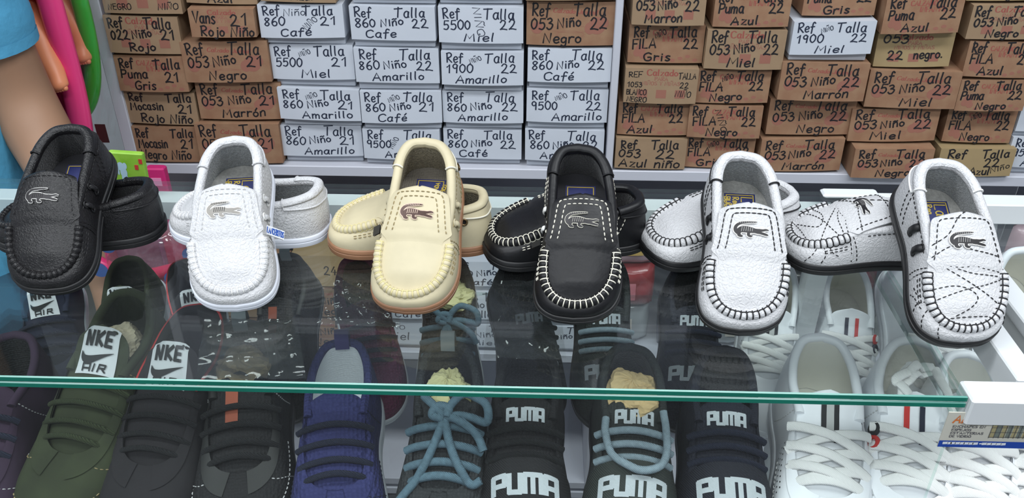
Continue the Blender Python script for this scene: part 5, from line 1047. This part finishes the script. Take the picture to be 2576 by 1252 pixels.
def person():
    P0 = np.array([-.80, .93, 0.0]); root = empty('person', P0, 'person in a light blue t-shirt behind the case, reaching down with one bare arm', 'person')
    J = dict(pelvis=(-.80, .94, .86, (.135, .10)), waist=(-.80, .94, 1.0, (.125, .095)), chest=(-.795, .945, 1.18, (.145, .105)), neck0=(-.79, .94, 1.31, .058), neck=(-.787, .925, 1.37, .05), head0=(-.785, .905, 1.44, (.072, .085)), head1=(-.785, .90, 1.52, (.070, .085)), crown=(-.785, .905, 1.575, (.045, .055)),
             shl=(-.66, .955, 1.265, .055), arl=(-.65, .975, 1.12, .047), ell=(-.632, .985, .935, .043), fol=(-.592, .95, .888, .040), fml=(-.545, .885, .850, .031), wrl=(-.490, .815, .808, (.026, .020)), pal=(-.462, .775, .800, (.032, .016)),
             shr=(-.935, .955, 1.265, .055), arr=(-.965, .96, 1.12, .046), elr=(-.985, .955, .97, .040), fr=(-.985, .90, .86, .034), wrr=(-.975, .85, .77, (.026, .020)), par=(-.97, .835, .70, (.032, .016)),
             hil=(-.72, .945, .80, .085), knl=(-.715, .935, .46, .055), anl=(-.715, .95, .09, .038), tol=(-.71, .84, .035, .035), hir=(-.88, .945, .80, .085), knr=(-.885, .935, .46, .055), anr=(-.885, .95, .09, .038), tor=(-.89, .84, .035, .035))
    E = [('pelvis', 'waist'), ('waist', 'chest'), ('chest', 'neck0'), ('neck0', 'neck'), ('neck', 'head0'), ('head0', 'head1'), ('head1', 'crown'), ('chest', 'shl'), ('shl', 'arl'), ('arl', 'ell'), ('ell', 'fol'), ('fol', 'fml'), ('fml', 'wrl'), ('wrl', 'pal'),
         ('chest', 'shr'), ('shr', 'arr'), ('arr', 'elr'), ('elr', 'fr'), ('fr', 'wrr'), ('wrr', 'par'), ('pelvis', 'hil'), ('hil', 'knl'), ('knl', 'anl'), ('anl', 'tol'), ('pelvis', 'hir'), ('hir', 'knr'), ('knr', 'anr'), ('anr', 'tor')]
    for hand, base, d, side in (('l', np.array(J['pal'][:3]), vnorm(np.array([.028, -.040, -.012])), np.array([.8, .5, .1])), ('r', np.array(J['par'][:3]), vnorm(np.array([.005, -.02, -.07])), np.array([.2, .95, -.2]))):
        side = vnorm(side-d*side.dot(d)); dn = np.array([0, 0, -1.]) if hand == 'l' else np.array([1., 0, 0])
        for i, (off, ln) in enumerate(((.021, .062), (.007, .070), (-.007, .066), (-.020, .052))):
            prev = 'pa'+hand
            for j, (f, bend) in enumerate(((.38, 0), (.68, .006), (1.0, .016))):
                k = f'f{hand}{i}{j}'; p = base+d*(.034+ln*f)+side*off+dn*bend; J[k] = (*p, .0085-.0008*j); E.append((prev, k)); prev = k
        prev = 'pa'+hand
        for j, (a, b) in enumerate(((.014, .030), (.034, .042), (.052, .044))):
            k = f't{hand}{j}'; p = base+d*a+side*b+dn*.006*j; J[k] = (*p, .0095-.001*j); E.append((prev, k)); prev = k
    body = grow('body', J, E, SKIN, root, root='pelvis')
    # face
    f = MB()
    for s_ in (-1, 1): f.ell((-.785+s_*.028, .832, 1.488), (.013, .006, .007))
    wpart(f, 'eyes', HAIR, root)
    f = MB(); f.ell((-.785, .822, 1.462), (.012, .016, .022)); wpart(f, 'nose', SKIN, root); f = MB(); f.ell((-.785, .836, 1.422), (.022, .007, .006)); wpart(f, 'mouth', mat('lips', (150, 84, 76), .5), root)
    for s_ in (-1, 1): f = MB(); f.ell((-.785+s_*.078, .905, 1.47), (.010, .018, .028)); wpart(f, 'ear', SKIN, root)
    h = MB(); th = np.linspace(0, 2*PI, 28, endpoint=False); ph = np.linspace(0, 1.0, 12); G = []
    for t in ph:
        a = t*2.1; G.append(np.column_stack([-.785+.088*np.sin(a)*np.cos(th), .925+.092*np.sin(a)*np.sin(th)+.02*t, 1.50+.105*np.cos(a)-(.10*t*t)*(np.sin(th) > -.4)]))
    h.grid(np.array(G), cv=True); wpart(h, 'hair', HAIR, root)
    # t-shirt: torso tube and sleeves
    s = MB(); th = np.linspace(0, 2*PI, 40, endpoint=False); G = []
    for z, rx, ry, cx, cy in ((.76, .172, .135, -.80, .94), (.80, .172, .135, -.80, .94), (.90, .165, .128, -.80, .94), (1.0, .160, .124, -.80, .94), (1.1, .168, .126, -.797, .943), (1.2, .178, .128, -.795, .945), (1.27, .168, .115, -.795, .948), (1.32, .105, .085, -.79, .945), (1.345, .072, .068, -.79, .938)):
        fold = 1+.012*np.sin(th*7+z*40)*(z < 1.1); G.append(np.column_stack([cx+rx*np.cos(th)*fold, cy+ry*np.sin(th)*fold, 0*th+z]))
    s.grid(np.array(G), cv=True, flip=True); wpart(s, 't_shirt', SHIRT, root)
    for sg, path in ((1, [(-.70, .95, 1.275), (-.662, .955, 1.255), (-.653, .965, 1.18), (-.650, .975, 1.09), (-.646, .980, 1.012)]), (-1, [(-.90, .95, 1.275), (-.938, .955, 1.255), (-.955, .96, 1.18), (-.965, .96, 1.1), (-.972, .96, 1.03)])):
        q = MB(); Pp = catmull(np.array(path), 24); r = np.linspace(.066, .056, 24)*(1+.03*np.sin(np.arange(24)*1.3)); q.tube(Pp, r, 24, cap=False); q.tube(Pp[-2:], [.0565, .0555], 24, cap=False); wpart(q, 'sleeve', SHIRT, root)
    for k, x in (('hil', -.72), ('hir', -.88)): q = MB(); q.tube(catmull(np.array([(x, .945, .84), (x+.002, .94, .65), (x+.004, .935, .46), (x+.004, .945, .25), (x+.004, .95, .08)]), 20), np.linspace(.098, .062, 20), 20, cap=False); wpart(q, 'trouser_leg', JEAN, root)
    for x in (-.712, -.889): q = MB(); q.ell((x, .885, .04), (.045, .11, .04), 18, 10); wpart(q, 'shoe', SHOE_M, root)
person()
# ------------------------------------------------------------------ doll bath sets at the end of the shelving
PINK = mat('hot_pink_plastic', (255, 72, 142), .3, coat=.3); PINKD = mat('deep_pink_plastic', (226, 54, 110), .4); GREEN = mat('bright_green_plastic', (36, 176, 40), .3, coat=.3); GREEND = mat('dark_green_plastic', (44, 120, 44), .4); DOLL = mat('doll_skin', (250, 160, 116), .4)
FILM = glass_mat('clear_film', (.97, .98, .98), haze=.03, bump=(12, .35, .02), boost=1.0); PFILM = glass_mat('pink_film', (.93, .42, .64), haze=.10, bump=(22, .8, .02), boost=2.0)
carton = empty('carton', (-.725, 1.13, 0), 'tall white carton with a dark label, standing left of the shelving', 'carton')
mb = MB(); mb.box((0, 0, .37), (.24, .10, .74), bevel=.002); mb.build('box_body', mat('grey_white_carton', (186, 186, 184), .7, var=.04), carton, smooth=False)
e0, e1 = on_y(238, 312, 1.08), on_y(276, 358, 1.08); mb = MB(); mb.box(((e0[0]+e1[0])/2+.725, -.0505, (e0[2]+e1[2])/2), (e1[0]-e0[0], .001, e0[2]-e1[2])); mb.build('label', mat('dark_maroon_label', (62, 24, 26), .5), carton, smooth=False)
def tub(xr, y, zb, m, md, label, a=.115, b=.215, rr=.012):
    c = np.array([xr-a, y, zb]); root = empty('toy_bathtub', c, label, 'toy bathtub', 'doll bath sets'); th = np.linspace(0, 2*PI, 72, endpoint=False)
    def ringp(f, dy): co, si = np.cos(th), np.sin(th); return np.column_stack([a*f*np.sign(co)*np.abs(co)**.6, 0*th+dy, b+b*f*np.sign(si)*np.abs(si)**.6])
    mb = MB(); G = [ringp(1-.02, 0)]+[ringp(.97-.22*t, .05*t**.8) for t in np.linspace(0, 1, 8)]; G = np.array(G); mb.grid(G, cv=True, flip=True); mb.fan(G[-1], flip=True); mb.build('bowl', md, root)
    mb = MB(); mb.tube(ringp(1.0, -.004), rr, 10, closed=True, up=np.array([0, 1., 0]), flat=.7); mb.build('rim', m, root)
tub(-.610, 1.075, .760, PINK, PINKD, 'hot pink toy bathtub standing on edge, nearest the person in blue', b=.26, rr=.016); tub(-.612, 1.150, .838, GREEN, GREEND, 'bright green toy bathtub standing on edge against the shelf side', a=.12)
def doll(P, label):
    """P: hip, knee, ankle, toe of the visible leg in world coordinates"""
    hip, kn, an, toe = [np.array(p, float) for p in P]; root = empty('baby_doll', hip, label, 'doll', 'dolls in the bath sets'); o = hip+np.array([-.025, 0, .0])
    J = dict(pel=(*o, .022), belly=(*(o+[-.004, 0, .04]), .028), chest=(*(o+[-.006, 0, .075]), .024), neck=(*(o+[-.006, 0, .10]), .012), head=(*(o+[-.006, -.004, .135]), .034), top=(*(o+[-.006, -.004, .165]), .022),
             h1=(*hip, .020), k1=(*kn, .0165), a1=(*an, .0115), f1=(*((an+toe)/2+[0, -.004, 0]), .0125), t1=(*toe, .011), h2=(*(o+[-.025, 0, -.005]), .02), k2=(*(o+[-.03, -.02, -.05]), .0165), a2=(*(o+[-.03, -.015, -.09]), .0115), t2=(*(o+[-.03, -.035, -.10]), .0095),
             s1=(*(o+[.022, 0, .08]), .013), e1=(*(o+[.04, -.012, .05]), .0105), w1=(*(o+[.048, -.022, .078]), .0095), s2=(*(o+[-.034, 0, .08]), .013), e2=(*(o+[-.05, -.012, .05]), .0105), w2=(*(o+[-.055, -.022, .078]), .0095))
    E = [('pel', 'belly'), ('belly', 'chest'), ('chest', 'neck'), ('neck', 'head'), ('head', 'top'), ('pel', 'h1'), ('h1', 'k1'), ('k1', 'a1'), ('a1', 'f1'), ('f1', 't1'), ('pel', 'h2'), ('h2', 'k2'), ('k2', 'a2'), ('a2', 't2'), ('chest', 's1'), ('s1', 'e1'), ('e1', 'w1'), ('chest', 's2'), ('s2', 'e2'), ('e2', 'w2')]
    d = vnorm(toe-an); s_ = vnorm(np.cross(d, [0, 1., 0]))
    grow('body', J, E, DOLL, root, root='pel')
    for i in range(5): q = MB(); q.ell(toe+d*(-.0012-.0002*i)+s_*(.0055-.0040*i)+np.array([0, -.002, 0]), (.0036-.0003*i,)*3, 10, 7); wpart(q, 'toe', DOLL, root)
doll((on_y(95, 70, 1.08), on_y(120, 150, 1.062), on_y(145, 192, 1.052), on_y(158, 226, 1.045)), 'orange-skinned baby doll lying in the hot pink toy bathtub'); doll((on_y(160, 10, 1.165), on_y(196, 75, 1.15), on_y(208, 122, 1.145), on_y(216, 158, 1.135)), 'orange-skinned baby doll lying in the bright green toy bathtub')
def film(name, label, cat, P, m, amp=.006, seed=1, n=26, group=None):
    """a crumpled sheet of plastic through four corners"""
    rs = np.random.RandomState(seed); P = np.array(P, float); c = P.mean(0); root = c; u = np.linspace(0, 1, n); U, V = np.meshgrid(u, u, indexing='ij'); U, V = U[..., None], V[..., None]
    G = (P[0]*(1-U)*(1-V)+P[1]*U*(1-V)+P[2]*U*V+P[3]*(1-U)*V)-c; nn = vnorm(np.cross(P[1]-P[0], P[3]-P[0])); w = 0*U[..., 0]
    for k in range(9): a, b, f = rs.uniform(-14, 14), rs.uniform(-14, 14), rs.uniform(0, 6); w = w+np.abs(np.sin(a*U[..., 0]+b*V[..., 0]+f))**.7*rs.uniform(-1, 1)
    mb = MB(); mb.grid(G+nn*(w*amp)[..., None]); o = mb.build(name, m); o.location = tuple(c); return tag(o, label, cat, group)
film('clear_plastic_bag', 'clear plastic wrapping hanging over the green toy bathtub', 'plastic bag', (on_y(150, -60, 1.125), on_y(282, -60, 1.125), on_y(300, 335, 1.125), on_y(215, 325, 1.125)), FILM, .006, 3)
def pillow(name, label, cat, c, d, m, R=None, seed=0, group=None, wr=.10, parts=(), n=22):
    """a filled plastic packet with crimped edges; parts = [(name, material, x0, x1, z0, z1)] on its front"""
    rs = np.random.RandomState(seed); root = empty(name, c, label, cat, group, R); u = np.linspace(-1, 1, n); U, V = np.meshgrid(u, u, indexing='ij'); W = 0*U
    for k in range(7): W = W+np.abs(np.sin(rs.uniform(-7, 7)*U+rs.uniform(-7, 7)*V+rs.uniform(0, 6)))*rs.uniform(-1, 1)
    h = (1-U**4)**.5*(1-V**4)**.5*(1+wr*W)
    def f(s_, off=0): return np.stack([U*d[0]/2*(1-.05*V**2), -s_*(h*d[1]/2+off), (V*.5+.5)*d[2]], -1)
    mb = MB(); mb.grid(f(1), flip=True); mb.grid(f(-1)); mb.build('wrapper', m, root)
    for (pn, pm, x0, x1, z0, z1) in parts:
        X, Z = np.meshgrid(np.linspace(x0, x1, 8), np.linspace(z0, z1, 8), indexing='ij'); hh = (1-X**4)**.5*(1-(2*Z-1)**4)**.5*1.03+.04; q = MB(); q.grid(np.stack([X*d[0]/2, -hh*d[1]/2*(1+wr*.6)-.001, Z*d[2]], -1), flip=True); q.build(pn, pm, root)
    return root
# pink bag behind the olive sneakers
BLU = mat('blue_dots', (86, 120, 190), .5); c0, c1 = on_y(268, 700, .77), on_y(462, 700, .77); zt = float(on_y(360, 575, .77)[2])
pb = pillow('pink_plastic_bag', 'pink translucent bag with blue dots, standing behind the olive sneakers', 'plastic bag', ((c0[0]+c1[0])/2+.012, .775, CASE_SHELF), (c1[0]-c0[0]+.01, .05, zt-CASE_SHELF), PFILM, seed=5)
for i, (x, z) in enumerate(((-.055, .118), (-.03, .10), (.018, .115), (.055, .09), (.03, .06), (-.045, .07))):
    q = MB(); a = np.linspace(0, 2*PI, 18, endpoint=False); q.fan(np.column_stack([x+.009*np.cos(a), 0*a-.0285, z+.009*np.sin(a)])); q.build('dot', BLU, pb, smooth=False)
q = MB(); q.tube(catmull(np.array([(-.075, -.006, .14), (-.082, -.008, .10), (-.06, -.01, .07), (-.02, -.01, .05), (.03, -.01, .06)]), 30), .008, 10); q.build('contents', PINK, pb)
# little green packet on the back edge of the glass
g0, g1, g2 = on_y(268, 382, .664), on_y(356, 388, .664), on_y(356, 455, .664)
gp = empty('green_packet', ((g0[0]+g1[0])/2, .664, GLASS_Z), 'small green packet printed with a pale elephant, standing behind the black loafers', 'packet', None, rotm(0, 3, 0)); gw, gh = g1[0]-g0[0], g0[2]-GLASS_Z
mb = MB(); mb.box((0, 0, gh/2+.0005), (gw, .006, gh), bevel=.0008); mb.build('packet', mat('lime_green_card', (122, 176, 40), .5, rgb2=(150, 196, 70), vscale=60), gp, smooth=False)
EL = mat('pale_blue_print', (168, 196, 214), .6); mb = MB()
for x, z, rx, rz in ((-.12, .44, .10, .15), (-.18, .62, .10, .13), (-.30, .64, .06, .10), (-.06, .64, .06, .10), (-.17, .28, .035, .10), (-.06, .28, .035, .10), (-.27, .46, .03, .10)):
    a = np.linspace(0, 2*PI, 18, endpoint=False); mb.fan(np.column_stack([gw*(x+rx*np.cos(a)), 0*a-.0032-.00004*z, gh*(z+rz*np.sin(a))]))
mb.build('elephant_print', EL, gp, smooth=False); mb = MB()
for x, z in ((.28, .62), (.42, .80)): mb.box((gw*x, -.0032, gh*z), (gw*.10, .0003, gh*.14))
mb.build('red_marks', mat('red_mark', (190, 50, 50), .6), gp, smooth=False)
k0, k1 = on_y(362, 424, 1.05), on_y(410, 424, 1.05); pk = empty('pink_carton', ((k0[0]+k1[0])/2, 1.057, 0), 'narrow hot pink carton standing left of the white loafers, below the shelf', 'carton'); mb = MB(); mb.box((0, 0, k0[2]/2), (k1[0]-k0[0], .014, k0[2]), bevel=.002); mb.build('box_body', mat('magenta_card', (206, 40, 116), .5), pk, smooth=False)
q = MB(); q.box((0, -.0073, k0[2]-.02), (k1[0]-k0[0]-.012, .0006, .012)); q.build('printed_band', mat('pale_pink_print', (236, 150, 190), .5), pk, smooth=False)
# wrapped packets on the lower shelf, right compartment
PCK = [mat('navy_packet', (30, 40, 66), .3, coat=.5), mat('red_packet', (150, 40, 44), .3, coat=.5), mat('maroon_packet', (84, 26, 40), .3, coat=.5), mat('black_packet', (32, 34, 38), .3, coat=.5), mat('silver_packet', (170, 176, 180), .25, coat=.5), mat('rose_packet', (190, 160, 168), .3, coat=.4)]
PLB = [mat('gold_sticker', (206, 170, 90), .5), mat('white_sticker', (214, 206, 196), .5), mat('pink_sticker', (206, 120, 130), .5)]
DESC = ['navy', 'red', 'maroon', 'black', 'silver', 'rose']; SD = ['gold', 'white', 'pink']; rs = random.Random(21); used_ = {}
ORD = ['first', 'second', 'third', 'fourth', 'fifth', 'sixth', 'seventh', 'eighth']
for row in range(3):
    for col in range(8):
        x = .170+.092*col+rs.uniform(-.012, .012); z = ZL+.0006+.084*row; ci = rs.choice((0, 1, 2, 3, 3, 4) if row < 2 else (4, 5, 0, 5)); li = rs.randrange(3)
        pillow('wrapped_packet', f'{DESC[ci]} shiny packet with a {SD[li]} sticker, {ORD[col]} from the left in the {("bottom", "middle", "top")[row]} layer', 'packet', (x, YB+.035+rs.uniform(-.01, .02), z), (.088, .05, .082), PCK[ci], rotm(rs.uniform(-6, 2), rs.uniform(-4, 4), rs.uniform(-8, 8)), rs.randrange(999), 'wrapped packets heaped on the lower right shelf', .12, [('sticker', PLB[li], -.45+rs.uniform(-.2, .2), .25+rs.uniform(-.1, .2), .3, .72)], n=14)
film('clear_plastic_bag', 'clear plastic wrapping draped over the packets on the lower right shelf', 'plastic bag', [(.13, YB-.02, ZL+.30), (.90, YB-.02, ZL+.30), (.90, YB-.028, ZL+.02), (.13, YB-.028, ZL+.02)], FILM, .005, 8, 40)
# white sneakers in the neighbouring case
WS = dict(upper=F_WHITE, sole=F_WHITE, lining=W_MESH, lace=LACE_WHITE, lace_r=.42, lace_flat=.35, cross=True, lace_n=4, group='white sneakers in the neighbouring case')
for hp_, fp_, pit, ty, lab in (((2440, 880), (2480, 1210), 15, .43, 'plain white sneaker in the neighbouring case, under the advertising card'), ((2590, 880), (2660, 1210), 15, .43, 'plain white sneaker in the neighbouring case, cut off by the right edge'),
                               ((2330, 745), (2390, 900), 40, .575, 'plain white sneaker propped behind the scribbled loafer toe'), ((2545, 745), (2600, 900), 40, .575, 'plain white sneaker propped in the neighbouring case at the right edge')):
    r, L, pl = sneaker(dict(WS, side=-1, label=lab)); stand(r, hp_, fp_, pit, ty, CASE_SHELF, 1.05)

# clear film over some of the sneakers
for k, (pts, z, lab) in enumerate(((((515, 800), (745, 800), (770, 950), (490, 950)), .925, 'clear plastic film draped over the black mesh sneaker stuffed with brown paper'), (((820, 700), (985, 690), (1010, 830), (800, 820)), .95, 'clear plastic film around the burgundy sneaker'), (((1235, 705), (1400, 700), (1425, 900), (1215, 900)), .945, 'clear plastic film over the second-row all-black sneaker'))):
    film('clear_plastic_film', lab, 'plastic film', [on_z(*p, z+(.0 if i < 2 else -.02)) for i, p in enumerate(pts)], FILM, .0022, 40+k, 30, 'clear films over the sneakers')
